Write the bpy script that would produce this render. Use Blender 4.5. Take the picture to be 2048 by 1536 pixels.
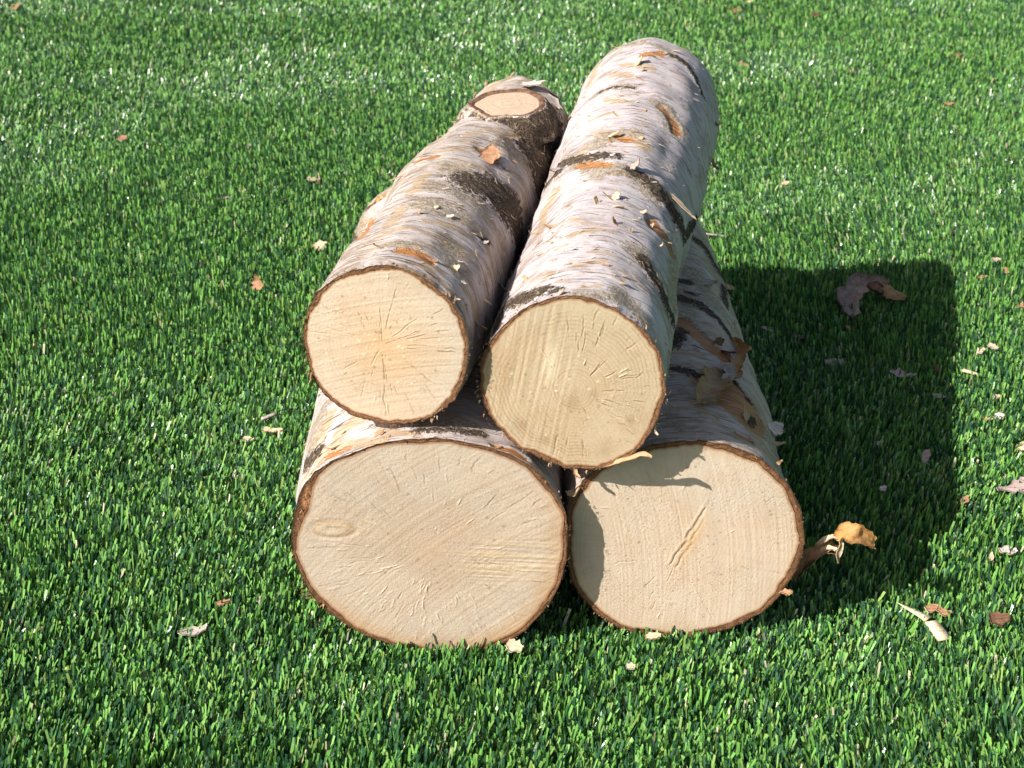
import bpy, math, random
import numpy as np
from mathutils import Vector, Matrix
from mathutils.bvhtree import BVHTree

# ------------------------------------------------------------------ scene, camera, light
for o in list(bpy.data.objects):
    bpy.data.objects.remove(o)
S = bpy.context.scene
COL = S.collection
F_PX, PITCH, CAM_H = 3076.0, math.radians(28.0), 0.60

cam_d = bpy.data.cameras.new('camera')
cam = bpy.data.objects.new('camera', cam_d)
COL.objects.link(cam)
cam.location = (0, 0, CAM_H)
cam.rotation_euler = (math.pi / 2 - PITCH, 0, 0)
cam_d.sensor_width = 36.0
cam_d.lens = F_PX / 2048.0 * 36.0
cam_d.clip_start, cam_d.clip_end = 0.02, 400.0
cam_d.dof.use_dof = True
cam_d.dof.focus_distance = 0.98
cam_d.dof.aperture_fstop = 22.0
S.camera = cam

SUN = Vector((0.232, 0.138, -0.210)).normalized()      # the way the light travels
SUN_EL = math.asin(-SUN.z)
SUN_AZ = math.atan2(-SUN.x, -SUN.y)
W = bpy.data.worlds.new('World')
S.world = W
W.use_nodes = True
wn = W.node_tree
bg = next(n for n in wn.nodes if n.type == 'BACKGROUND')
sky = wn.nodes.new('ShaderNodeTexSky')
sky.sky_type = 'NISHITA'
sky.sun_disc = False
sky.sun_elevation = SUN_EL
sky.sun_rotation = SUN_AZ
sky.ozone_density = 0.4
sky.dust_density = 2.0
wn.links.new(sky.outputs[0], bg.inputs[0])
bg.inputs[1].default_value = 0.068
sd = bpy.data.lights.new('sun', 'SUN')
sd.energy = 5.0
sd.angle = math.radians(0.5)
sd.color = (1.0, 0.955, 0.88)
so = bpy.data.objects.new('sun', sd)
COL.objects.link(so)
so.location = (-2, -1.2, 2)
so.rotation_euler = SUN.to_track_quat('-Z', 'Y').to_euler()
S.view_settings.view_transform = 'Standard'
S.view_settings.look = 'None'
S.view_settings.gamma = 1.0
S.view_settings.exposure = 0.58

# ------------------------------------------------------------------ helpers
FW = np.array([0, math.cos(PITCH), -math.sin(PITCH)])
UP = np.array([0, math.sin(PITCH), math.cos(PITCH)])
RT = np.array([1.0, 0, 0])
CAM = np.array([0, 0, CAM_H])


def ray(x, y):
    return RT * (x - 1024) / F_PX + UP * (768 - y) / F_PX + FW


def on_z(x, y, z):
    d = ray(x, y)
    return CAM + d * ((z - CAM_H) / d[2])


def h3(ix, iy, iz, seed):
    n = (ix.astype(np.int64) * 374761393 + iy.astype(np.int64) * 668265263 +
         iz.astype(np.int64) * 2147483647 + seed * 1274126177) & 0xFFFFFFFF
    n = ((n ^ (n >> 13)) * 1274126177) & 0xFFFFFFFF
    n = ((n ^ (n >> 15)) * 2246822519) & 0xFFFFFFFF
    n = n ^ (n >> 16)
    return (n & 0xFFFFFF) / float(0xFFFFFF)


def vn(x, y=0.0, z=0.0, seed=0):
    """smooth value noise 0..1"""
    x, y, z = np.broadcast_arrays(np.asarray(x, float), np.asarray(y, float), np.asarray(z, float))
    x0, y0, z0 = np.floor(x), np.floor(y), np.floor(z)
    fx, fy, fz = x - x0, y - y0, z - z0
    fx, fy, fz = (t * t * (3 - 2 * t) for t in (fx, fy, fz))
    r = 0
    for dx in (0, 1):
        for dy in (0, 1):
            for dz in (0, 1):
                r = r + (h3(x0 + dx, y0 + dy, z0 + dz, seed) * (fx if dx else 1 - fx) *
                         (fy if dy else 1 - fy) * (fz if dz else 1 - fz))
    return r


def fbm(x, y=0.0, z=0.0, seed=0, o=3):
    a, s, t = 1.0, 0, 0
    for k in range(o):
        s = s + a * vn(np.asarray(x) * 2 ** k, np.asarray(y) * 2 ** k, np.asarray(z) * 2 ** k, seed + 17 * k)
        t += a
        a *= 0.5
    return s / t


def sstep(a, b, x):
    t = np.clip((x - a) / (b - a), 0, 1)
    return t * t * (3 - 2 * t)


def mesh_np(name, V, Fq, mats, cols=None, vecs=None, smooth=True, mat_idx=None):
    """numpy verts + list/array of faces (all of one size) -> mesh"""
    V = np.asarray(V, dtype=np.float32)
    Fq = np.asarray(Fq, dtype=np.int32)
    k = Fq.shape[1]
    me = bpy.data.meshes.new(name)
    me.vertices.add(len(V))
    me.vertices.foreach_set('co', V.ravel())
    me.loops.add(Fq.size)
    me.loops.foreach_set('vertex_index', Fq.ravel())
    me.polygons.add(len(Fq))
    me.polygons.foreach_set('loop_start', np.arange(0, Fq.size, k, dtype=np.int32))
    me.polygons.foreach_set('loop_total', np.full(len(Fq), k, dtype=np.int32))
    if mat_idx is not None:
        me.polygons.foreach_set('material_index', np.asarray(mat_idx, dtype=np.int32))
    for m in mats:
        me.materials.append(m)
    me.update(calc_edges=True)
    me.validate()
    if smooth:
        me.polygons.foreach_set('use_smooth', np.ones(len(me.polygons), dtype=bool))
    for n, c in (cols or {}).items():
        a = me.attributes.new(n, 'FLOAT_COLOR', 'POINT')
        c = np.asarray(c, dtype=np.float32)
        if c.shape[1] == 3:
            c = np.concatenate([c, np.ones((len(c), 1), np.float32)], 1)
        a.data.foreach_set('color', c.ravel())
    for n, c in (vecs or {}).items():
        a = me.attributes.new(n, 'FLOAT_VECTOR', 'POINT')
        a.data.foreach_set('vector', np.asarray(c, dtype=np.float32).ravel())
    return me


def link(name, me, parent=None, loc=None):
    o = bpy.data.objects.new(name, me)
    COL.objects.link(o)
    if parent is not None:
        o.parent = parent
    if loc is not None:
        o.location = loc
    return o


def tag(o, label=None, cat=None, group=None, kind=None):
    if label: o['label'] = label
    if cat: o['category'] = cat
    if group: o['group'] = group
    if kind: o['kind'] = kind
    return o


# ------------------------------------------------------------------ materials
class NT:
    def __init__(self, name):
        self.m = bpy.data.materials.new(name)
        self.m.use_nodes = True
        self.t = self.m.node_tree
        self.b = next(n for n in self.t.nodes if n.type == 'BSDF_PRINCIPLED')

    def n(self, typ, **kw):
        nd = self.t.nodes.new(typ)
        for k, v in kw.items():
            setattr(nd, k, v)
        return nd

    def l(self, a, b):
        self.t.links.new(a, b)

    def attr(self, name):
        return self.n('ShaderNodeAttribute', attribute_name=name)

    def mapping(self, vec, scale):
        m = self.n('ShaderNodeVectorMath', operation='MULTIPLY')
        self.l(vec, m.inputs[0])
        m.inputs[1].default_value = scale
        return m.outputs[0]

    def noise(self, vec, scale=1.0, detail=3.0, rough=0.55, dist=0.0):
        t = self.n('ShaderNodeTexNoise')
        self.l(vec, t.inputs['Vector'])
        t.inputs['Scale'].default_value = scale
        t.inputs['Detail'].default_value = detail
        t.inputs['Roughness'].default_value = rough
        t.inputs['Distortion'].default_value = dist
        return t.outputs['Fac']

    def ramp(self, fac, a, b):
        r = self.n('ShaderNodeMapRange', interpolation_type='SMOOTHSTEP')
        self.l(fac, r.inputs[0])
        r.inputs[1].default_value = a
        r.inputs[2].default_value = b
        return r.outputs[0]

    def math(self, op, a, b=0.0, c=None):
        m = self.n('ShaderNodeMath', operation=op)
        for i, v in enumerate((a, b) if c is None else (a, b, c)):
            if isinstance(v, (int, float)):
                m.inputs[i].default_value = v
            else:
                self.l(v, m.inputs[i])
        return m.outputs[0]

    def mix(self, fac, a, b, blend='MIX'):
        m = self.n('ShaderNodeMix', data_type='RGBA', blend_type=blend)
        for i, v in ((0, fac), (6, a), (7, b)):
            if isinstance(v, (int, float)):
                m.inputs[i].default_value = v
            elif isinstance(v, tuple):
                m.inputs[i].default_value = (*v, 1.0)
            else:
                self.l(v, m.inputs[i])
        return m.outputs[2]

    def bump(self, h, strength, dist, prev=None):
        b = self.n('ShaderNodeBump')
        b.inputs['Strength'].default_value = strength
        b.inputs['Distance'].default_value = dist
        self.l(h, b.inputs['Height'])
        if prev is not None:
            self.l(prev, b.inputs['Normal'])
        return b.outputs[0]

    def out(self, col, rough=0.8, normal=None, spec=0.3):
        if isinstance(col, tuple):
            self.b.inputs['Base Color'].default_value = (*col, 1)
        else:
            self.l(col, self.b.inputs['Base Color'])
        if isinstance(rough, (int, float)):
            self.b.inputs['Roughness'].default_value = rough
        else:
            self.l(rough, self.b.inputs['Roughness'])
        self.b.inputs['Specular IOR Level'].default_value = spec
        if normal is not None:
            self.l(normal, self.b.inputs['Normal'])
        return self.m


def mat_grass():
    t = NT('turf_blade')
    a = t.attr('col').outputs['Color']
    tc = t.n('ShaderNodeTexCoord').outputs['Object']
    m = t.out(a, t.math('ADD', .18, t.math('MULTIPLY', t.noise(tc, 420.0, 1.0), .30)), t.bump(t.noise(tc, 700.0, 1.0), .22, .0009), spec=.9)
    return m


def mat_backing():
    t = NT('turf_backing')
    tc = t.n('ShaderNodeTexCoord').outputs['Object']
    n1 = t.noise(tc, 260.0, 4.0)
    n2 = t.noise(tc, 30.0, 3.0)
    c = t.mix(t.ramp(n1, .35, .7), (.010, .024, .010), (.075, .20, .045))
    c = t.mix(t.ramp(n2, .5, .75), c, (.035, .075, .025))
    return t.out(c, .8, t.bump(n1, .8, .004))


def mat_bark(name, tint, tan_amt, seed, dirt):
    t = NT(name)
    lc = t.attr('lc').outputs['Vector']
    mka = t.attr('mask')
    mk, mT = mka.outputs['Color'], mka.outputs['Alpha']
    sp = t.n('ShaderNodeSeparateColor')
    t.l(mk, sp.inputs[0])
    mR, mG, mB = sp.outputs[0], sp.outputs[1], sp.outputs[2]
    # warped coordinates so the bands round the log wander a little
    off = t.n('ShaderNodeVectorMath', operation='ADD')
    t.l(lc, off.inputs[0])
    off.inputs[1].default_value = (seed * 1.37, seed * 0.71, seed * 2.3)
    p0 = off.outputs[0]
    wn_ = t.n('ShaderNodeTexNoise')
    t.l(p0, wn_.inputs['Vector'])
    wn_.inputs['Scale'].default_value = 26.0
    wn_.inputs['Detail'].default_value = 2.0
    ws = t.n('ShaderNodeVectorMath', operation='SCALE')
    sub = t.n('ShaderNodeVectorMath', operation='SUBTRACT')
    t.l(wn_.outputs['Color'], sub.inputs[0])
    sub.inputs[1].default_value = (.5, .5, .5)
    t.l(sub.outputs[0], ws.inputs[0])
    ws.inputs['Scale'].default_value = 0.008
    ad = t.n('ShaderNodeVectorMath', operation='ADD')
    t.l(p0, ad.inputs[0])
    t.l(ws.outputs[0], ad.inputs[1])
    p = ad.outputs[0]
    band = t.noise(t.mapping(p, (18, 120, 18)), 1.0, 4.0, .6)
    streak = t.noise(t.mapping(p, (34, 430, 34)), 1.0, 4.0, .6)
    fine = t.noise(t.mapping(p, (60, 1300, 60)), 1.0, 3.0, .6)
    lent = t.noise(t.mapping(p, (42, 900, 42)), 1.0, 1.5, .5)
    mott = t.noise(t.mapping(p, (55, 170, 55)), 1.0, 6.0, .68)
    blot = t.noise(t.mapping(p, (30, 45, 30)), 1.0, 5.0, .6)
    grain = t.noise(p, 900.0, 4.0, .65)
    speck = t.noise(p, 330.0, 3.0, .7)
    base = t.mix(t.ramp(blot, .35, .68), tint, (tint[0] * .82, tint[1] * .79, tint[2] * .82))
    base = t.mix(t.math('MULTIPLY', t.ramp(grain, .56, .44), .16), base, (.30, .24, .20))
    zone = t.ramp(t.noise(t.mapping(p, (11, 34, 11)), 1.0, 4.0, .6), .60 - dirt * .22, .72 - dirt * .22)
    quiet = t.math('ADD', .28, t.math('MULTIPLY', zone, .85))
    lay = t.math('MULTIPLY', mott, 7.5)
    lfr = t.math('FRACT', lay)
    lst = t.math('FLOOR', lay)
    lodd = t.math('FRACT', t.math('MULTIPLY', lst, .381))
    base = t.mix(t.math('MULTIPLY', t.math('MULTIPLY', lodd, .30), quiet), base, (.50, .40, .31))
    ledge = t.math('MULTIPLY', t.math('MULTIPLY', t.ramp(lfr, .13, .02), .5), quiet)
    base = t.mix(ledge, base, (.30, .20, .12))
    base = t.mix(t.math('MULTIPLY', t.ramp(lfr, .84, .97), .30), base, (.78, .72, .66))
    base = t.mix(t.math('MULTIPLY', t.math('MULTIPLY', t.ramp(fine, .50, .64), .3), quiet), base, (.45, .34, .24))
    tanm = t.math('MULTIPLY', t.ramp(band, .50 - tan_amt * .1, .60), t.ramp(streak, .46, .54))
    base = t.mix(t.math('MULTIPLY', t.math('MULTIPLY', tanm, .95), zone), base, t.mix(t.ramp(fine, .4, .65), (.53, .40, .27), (.38, .25, .15)))
    s2 = t.math('MULTIPLY', t.math('MULTIPLY', t.ramp(streak, .625, .66), .7), quiet)
    base = t.mix(s2, base, (.36, .235, .14))
    # pale papery lips beside the streaks
    base = t.mix(t.math('MULTIPLY', t.ramp(streak, .36, .30), .35), base, (.80, .74, .66))
    dm_ = t.math('MULTIPLY', t.ramp(t.math('ADD', mott, t.math('MULTIPLY', t.math('SUBTRACT', blot, .5), .6)), .59 - dirt * .08, .63 - dirt * .08), .45 + .45 * dirt)
    base = t.mix(dm_, base, t.mix(t.ramp(grain, .35, .65), (.21, .145, .09), (.42, .32, .22)))
    arc = t.noise(t.mapping(p, (20, 640, 20)), 1.0, 1.0, .5)
    base = t.mix(t.math('MULTIPLY', t.ramp(arc, .655, .675), .65), base, (.40, .275, .17))
    ln = t.math('MULTIPLY', t.ramp(lent, .635, .655), .9)
    tm = t.ramp(t.math('ADD', mT, t.math('MULTIPLY', t.math('SUBTRACT', streak, .5), 1.5)), .44, .54)
    base = t.mix(t.math('MULTIPLY', tm, .9), base, t.mix(t.ramp(fine, .40, .62), (.56, .43, .30), (.38, .25, .145)))
    base = t.mix(ln, base, (.085, .055, .04))
    # olive grey weathering
    gm = t.ramp(t.math('ADD', mB, t.math('ADD', t.math('MULTIPLY', t.math('SUBTRACT', mott, .5), 1.7), t.math('MULTIPLY', t.math('SUBTRACT', speck, .5), 1.3))), .44, .54)
    gcol = t.mix(t.ramp(t.math('ADD', t.math('MULTIPLY', grain, .5), t.math('MULTIPLY', speck, .5)), .40, .60), (.17, .125, .08), (.50, .41, .30))
    base = t.mix(t.math('MULTIPLY', gm, .8), base, gcol)
    # peeled, orange brown inner bark
    pm = t.ramp(t.math('ADD', mG, t.math('MULTIPLY', t.math('SUBTRACT', streak, .5), .55)), .44, .54)
    pcol = t.mix(t.ramp(fine, .35, .65), (.26, .105, .038), (.56, .27, .105))
    base = t.mix(pm, base, pcol)
    # black fissured bark, plus the shade that some marks paint in
    dn = t.math('ADD', t.math('MULTIPLY', t.math('SUBTRACT', speck, .5), 1.5),
                t.math('MULTIPLY', t.math('SUBTRACT', streak, .5), .8))
    dm = t.ramp(t.math('ADD', mR, dn), .37, .62)
    dcol = t.mix(t.ramp(grain, .38, .66), (.030, .022, .016), (.17, .12, .08))
    dcol = t.mix(t.ramp(t.noise(t.mapping(p, (150, 520, 150)), 1.0, 4.0, .7), .56, .68), dcol, (.36, .28, .19))
    base = t.mix(dm, base, dcol)
    h = t.math('ADD', t.math('MULTIPLY', streak, t.math('MULTIPLY', quiet, -.30)), t.math('MULTIPLY', fine, -.12))
    h = t.math('ADD', h, t.math('MULTIPLY', grain, t.math('ADD', .15, t.math('MULTIPLY', dm, 2.2))))
    h = t.math('ADD', h, t.math('MULTIPLY', speck, t.math('MULTIPLY', t.math('ADD', dm, gm), 1.4)))
    h = t.math('SUBTRACT', h, t.math('MULTIPLY', ln, .5))
    h = t.math('ADD', h, t.math('MULTIPLY', lst, t.math('MULTIPLY', quiet, .30)))
    h = t.math('ADD', h, t.math('MULTIPLY', t.ramp(lfr, .7, 1.0), .25))
    nrm = t.bump(h, .65, .0012)
    return t.out(base, t.math('ADD', .56, t.math('MULTIPLY', dm, .35)), nrm, .28)


def mat_wood():
    t = NT('cut_wood')
    at = t.attr('col')
    a, al = at.outputs['Color'], at.outputs['Alpha']
    tc = t.n('ShaderNodeTexCoord').outputs['Object']
    n1 = t.noise(tc, 1500.0, 4.0, .7)
    n2 = t.noise(tc, 620.0, 3.0, .65)
    n3 = t.noise(tc, 190.0, 5.0, .7)
    c = t.mix(t.math('MULTIPLY', t.ramp(n1, .3, .7), .30), a, t.mix(1.0, a, (.60, .53, .44), 'MULTIPLY'))
    c = t.mix(t.math('MULTIPLY', t.ramp(n3, .45, .7), .28), c, t.mix(1.0, a, (.84, .74, .62), 'MULTIPLY'))
    # sawdust grains and tiny torn pits where the cut is rough
    gr = t.math('MULTIPLY', t.ramp(n2, .56, .66), al)
    pit = t.math('MULTIPLY', t.ramp(n2, .42, .34), al)
    c = t.mix(t.math('MULTIPLY', gr, .35), c, (.86, .73, .52))
    c = t.mix(t.math('MULTIPLY', pit, .45), c, t.mix(1.0, a, (.55, .44, .32), 'MULTIPLY'))
    h = t.math('ADD', t.math('MULTIPLY', n1, .5), t.math('MULTIPLY', n2, .45))
    h = t.math('ADD', h, t.math('MULTIPLY', gr, .9))
    h = t.math('SUBTRACT', h, t.math('MULTIPLY', pit, .6))
    return t.out(c, .8, t.bump(h, .42, .0006), .2)


def mat_vcol(name, rough=.85):
    t = NT(name)
    a = t.attr('col').outputs['Color']
    tc = t.n('ShaderNodeTexCoord').outputs['Object']
    n1 = t.noise(tc, 900.0, 4.0, .7)
    c = t.mix(t.ramp(n1, .3, .7), t.mix(1.0, a, (.55, .5, .45), 'MULTIPLY'), a)
    return t.out(c, rough, t.bump(n1, .8, .0012), .2)


def mat_peel(name, c1, c2, dark, rough=.6):
    t = NT(name)
    tc = t.n('ShaderNodeTexCoord').outputs['Object']
    st = t.noise(t.mapping(tc, (90, 700, 200)), 1.0, 4.0, .6)
    n2 = t.noise(tc, 260.0, 4.0, .6)
    c = t.mix(t.ramp(st, .35, .65), c1, c2)
    c = t.mix(t.math('MULTIPLY', t.ramp(n2, .58, .70), .8), c, dark)
    return t.out(c, rough, t.bump(t.math('ADD', st, n2), .7, .0008), .3)


M_GRASS = mat_grass()
M_BACK = mat_backing()
M_WOOD = mat_wood()
M_RIM = mat_vcol('bark_rim')
P = {
    'white': mat_peel('paper_bark_white', (.70, .63, .58), (.55, .45, .36), (.30, .20, .13)),
    'cream': mat_peel('paper_bark_cream', (.68, .55, .38), (.58, .43, .27), (.36, .23, .13)),
    'tan': mat_peel('paper_bark_tan', (.52, .34, .19), (.42, .25, .13), (.20, .10, .05)),
    'orange': mat_peel('paper_bark_orange', (.46, .26, .15), (.35, .175, .09), (.16, .08, .045)),
    'umber': mat_peel('bark_umber', (.46, .36, .32), (.31, .225, .19), (.07, .045, .035)),
    'amber': mat_peel('paper_bark_amber', (.54, .30, .11), (.42, .21, .07), (.18, .08, .03)),
    'bronze': mat_peel('paper_bark_bronze', (.42, .27, .13), (.30, .18, .08), (.10, .055, .03)),
    'brown': mat_peel('bark_brown', (.20, .105, .06), (.13, .065, .04), (.04, .025, .018)),
    'grey': mat_peel('bark_grey', (.46, .40, .36), (.36, .30, .26), (.17, .12, .09)),
    'mauve': mat_peel('bark_mauve', (.50, .38, .35), (.38, .27, .24), (.16, .10, .08)),
    'splinter': mat_peel('split_wood', (.74, .62, .42), (.68, .54, .34), (.48, .33, .18), .8),
    'dark': mat_peel('bark_black', (.06, .048, .04), (.03, .024, .02), (.015, .012, .01), .9),
    'olive': mat_peel('dry_leaf', (.22, .20, .07), (.15, .14, .05), (.07, .06, .03)),
}

# ------------------------------------------------------------------ logs: outline of each sawn end, as it lies in the plane of the cut
OUT = {
    'UL': [(747, 531), (712, 538), (677, 553), (639, 579), (614, 629), (607, 667), (614, 717), (623, 749), (645, 784), (668, 806),
           (700, 827), (736, 840), (771, 847), (812, 846), (847, 838), (885, 819), (912, 796), (926, 761), (934, 723),
           (935, 687), (928, 652), (912, 617), (885, 585), (853, 560), (818, 542), (783, 532)],
    'LL': [(835, 878), (888, 878), (935, 883), (982, 897), (1029, 911), (1066, 934), (1098, 966), (1119, 1000), (1133, 1044),
           (1137, 1081), (1130, 1128), (1118, 1169), (1098, 1206), (1072, 1238), (1041, 1266), (998, 1288), (951, 1302),
           (898, 1308), (841, 1301), (779, 1286), (726, 1266), (685, 1244), (648, 1216), (619, 1184), (598, 1147), (585, 1109),
           (583, 1066), (590, 1019), (601, 981), (622, 950), (663, 922), (710, 903), (748, 889), (791, 880)],
    'UR': [(1148, 591), (1107, 595), (1065, 608), (1026, 635), (996, 664), (979, 685), (967, 711), (961, 747), (963, 784), (969, 813),
           (987, 841), (1010, 870), (1039, 895), (1075, 912), (1107, 927), (1138, 935), (1174, 937), (1206, 932), (1240, 922),
           (1268, 904), (1292, 878), (1312, 844), (1324, 810), (1331, 776), (1328, 740), (1318, 708), (1302, 677), (1281, 654),
           (1247, 628), (1213, 607), (1182, 595)],
    'LR': [(1390, 882), (1432, 884), (1471, 895), (1516, 913), (1548, 937), (1574, 970), (1596, 1005), (1606, 1047), (1608, 1082),
           (1600, 1121), (1587, 1150), (1564, 1182), (1532, 1218), (1487, 1244), (1442, 1261), (1390, 1271), (1345, 1274),
           (1300, 1269), (1252, 1260), (1206, 1237), (1171, 1202), (1148, 1166), (1135, 1118), (1131, 1066), (1135, 1015),
           (1152, 979), (1181, 947), (1219, 921), (1261, 905), (1306, 889), (1345, 883)],
}
LOG = {   # y of the cut, yaw of the log, far centre, far radius (across, up), pith of the cut
    'LL': dict(y=.756, x=-.048, yaw=-1.0, far=(-.0580, 1.205, .0845), bumps=[(.05, .06, 2.5, .6, -.004)], fr=(.0755, .0745), pith=(868, 1107), seed=3, tint=(.64, .57, .555), tan=.4, dirt=.35),
    'LR': dict(y=.771, x=.104, yaw=0.0, far=(.1010, 1.195, .0800), fr=(.0670, .0700), bumps=[(.10, .09, .5, .7, -.005)], pith=(1361, 1098), seed=5, tint=(.59, .49, .43), tan=.8, dirt=.7),
    'UR': dict(y=.761, x=.035, yaw=9.6, far=(.1085, 1.172, .2230), fr=(.0550, .0585), bumps=[(.35, .25, 0, 1, -.004)], pith=(1151, 781), seed=8, tint=(.635, .575, .575), tan=.1, dirt=.2),
    'UL': dict(y=.770, x=-.069, yaw=11.0, far=(.0060, 1.178, .2040), fr=(.0415, .0420), bumps=[(.55, .22, 2.4, 1.1, .0085)], pith=(765, 690), seed=12, tint=(.595, .525, .495), tan=.4, dirt=.8),
}
K, MROW, KF = 300, 240, 720
TH = np.linspace(-math.pi / 2, 1.5 * math.pi, K, endpoint=False)     # seam underneath


def plane_hit(x, y, p0, n):
    d = ray(x, y)
    return CAM + d * (np.dot(p0 - CAM, n) / np.dot(d, n))


def setup_log(k):
    L = LOG[k]
    yaw = math.radians(L['yaw'])
    n = np.array([math.sin(yaw), math.cos(yaw), 0])
    e1 = np.array([math.cos(yaw), -math.sin(yaw), 0])
    e2 = np.array([0, 0, 1.0])
    p0 = np.array([L['x'], L['y'], 0])
    pts = np.array([plane_hit(x, y, p0, n) for x, y in OUT[k]])
    uv = np.stack([(pts - p0) @ e1, pts[:, 2]], 1)
    c2 = (uv.max(0) + uv.min(0)) / 2
    d = uv - c2
    th, r = np.arctan2(d[:, 1], d[:, 0]), np.hypot(d[:, 0], d[:, 1])
    o = np.argsort(th)
    th, r = th[o], r[o]
    tt = np.concatenate([th - 2 * math.pi, th, th + 2 * math.pi])
    rr = np.concatenate([r, r, r])
    R = np.interp((TH + math.pi) % (2 * math.pi) - math.pi, tt, rr)
    ker = np.hanning(11); ker /= ker.sum()
    R = np.convolve(np.concatenate([R[-5:], R, R[:5]]), ker, 'valid')
    pith = plane_hit(*L['pith'], p0, n)
    L.update(n=n, e1=e1, e2=e2, C=p0 + e1 * c2[0] + e2 * c2[1], R=R,
             pith2=np.array([(pith - p0) @ e1 - c2[0], pith[2] - c2[1]]))
    return L


for k in LOG:
    setup_log(k)


def ring_noise(f, v, seed, vs=1.0):
    return vn(np.cos(TH)[None, :] * f + 50, np.sin(TH)[None, :] * f + 50, np.asarray(v)[:, None] * vs, seed)


def raw_radius(k, tt):
    """radius (rows, K) and centre line (rows, 3) before bark relief"""
    L = LOG[k]
    R0 = L['R'][None, :]
    a, b = L['fr']
    Rf = (a * b / np.sqrt((b * np.cos(TH)) ** 2 + (a * np.sin(TH)) ** 2))[None, :] * (0.95 + .10 * ring_noise(1.1, [0.0], L['seed'] + 40))
    w = sstep(0, 1, tt)[:, None]
    Rr = R0 * (1 - w) + Rf * w
    Ct = L['C'][None, :] * (1 - tt)[:, None] + np.array(L['far'])[None, :] * tt[:, None]
    return Rr, Ct


# marks on the bark, each a chain of points traced on the log with a radius in metres
MARKS = {
    'UL': dict(
        R=[([(945, 368), (980, 388), (1005, 415), (1028, 450), (1040, 490)], .0150), ([(990, 380), (1032, 425)], .014), ([(1030, 500), (1025, 540)], .008),
           ([(1060, 240), (1080, 270), (1090, 310), (1085, 350)], .024), ([(1100, 240), (1105, 285)], .026), ([(1040, 250), (1060, 290)], .012),  # dark bark, widened to paint the shaded right side near black
           ([(905, 238), (940, 235), (975, 222)], .0055), ([(1000, 225), (1045, 235)], .008),
           ([(1050, 300), (1070, 340), (1075, 375)], .010), ([(1062, 180), (1110, 200)], .006),
           ([(960, 480), (975, 484)], .0028)],
        G=[([(965, 300), (985, 318)], .0055), ([(870, 280), (890, 268)], .004), ([(720, 470), (735, 448)], .006),
           ([(830, 325), (870, 312)], .004), ([(800, 500), (860, 520)], .004)],
        B=[([(895, 335), (940, 350)], .009), ([(885, 375), (930, 395), (965, 420)], .010), ([(850, 405), (890, 425), (940, 450), (970, 470)], .0085),
           ([(780, 490), (830, 495)], .006), ([(1010, 290), (1050, 330)], .012), ([(1070, 180), (1100, 195)], .014), ([(900, 500), (910, 540)], .006)]),
    'UR': dict(
        R=[([(1118, 333), (1160, 320), (1205, 311), (1232, 312)], .0048), ([(1262, 342), (1282, 350)], .0050),
           ([(1295, 362), (1325, 395), (1350, 432), (1366, 462)], .0075), ([(1010, 612), (1055, 596), (1090, 582)], .0055),
           ([(1108, 585), (1116, 580)], .0035), ([(985, 650), (1000, 632)], .005),
           ([(1285, 520), (1310, 560), (1330, 600), (1345, 640)], .0055), ([(1342, 112), (1372, 128), (1392, 160), (1405, 190)], .0040),
           ([(1200, 185), (1240, 176), (1265, 176)], .0022), ([(1385, 480), (1392, 440)], .004),
           ([(1120, 345), (1095, 370)], .004)],
        G=[([(1308, 448), (1328, 470), (1344, 502)], .0065), ([(1290, 108), (1320, 106)], .005), ([(1325, 215), (1345, 240), (1352, 262)], .0045),
           ([(1230, 270), (1260, 280)], .0035), ([(1160, 330), (1215, 328)], .004)],
        B=[([(1325, 212), (1345, 240), (1350, 260)], .009), ([(1268, 500), (1300, 545), (1325, 590)], .009), ([(1240, 590), (1290, 640)], .007),
           ([(1200, 340), (1260, 345), (1310, 390)], .010), ([(1195, 110), (1250, 90), (1330, 100)], .006), ([(1180, 200), (1250, 175)], .006),
           ([(1190, 290), (1230, 270), (1270, 265)], .008), ([(1130, 320), (1200, 335)], .008), ([(1160, 585), (1230, 600)], .004),
           ([(1345, 600), (1352, 520)], .01)]),
    'LR': dict(
        R=[([(1392, 480), (1415, 505), (1440, 548)], .0085), ([(1365, 598), (1400, 610), (1435, 640), (1460, 672)], .0055),
           ([(1345, 735), (1385, 745), (1410, 752)], .0042), ([(1345, 690), (1360, 660)], .006), ([(1448, 575), (1462, 600)], .004),
           ([(1352, 560), (1380, 565)], .004), ([(1500, 842), (1508, 838)], .004), ([(1468, 760), (1500, 800)], .003)],
        G=[([(1358, 640), (1385, 660), (1420, 690), (1450, 712)], .0085), ([(1440, 770), (1470, 795), (1495, 825)], .0185),
           ([(1480, 780), (1505, 830)], .010), ([(1480, 870), (1500, 880)], .004)],
        B=[([(1385, 550), (1440, 620)], .010), ([(1540, 880), (1560, 930)], .012), ([(1400, 470), (1450, 580)], .012),
           ([(1360, 580), (1380, 640)], .008)]),
    'LL': dict(
        R=[([(612, 930), (640, 905)], .0050), ([(830, 862), (900, 862), (960, 868)], .0035), ([(735, 415), (745, 405)], .004), ([(708, 470), (700, 500)], .005)],  # the strip along the top paints in the upper left log's cast shadow
        G=[([(655, 912), (690, 898)], .0030), ([(740, 410), (760, 395)], .006), ([(990, 893), (1050, 915)], .003)],
        B=[([(625, 880), (645, 820)], .010), ([(700, 490), (720, 440), (770, 380)], .012), ([(850, 850), (950, 860)], .006)]),
}
STUB = None


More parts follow.
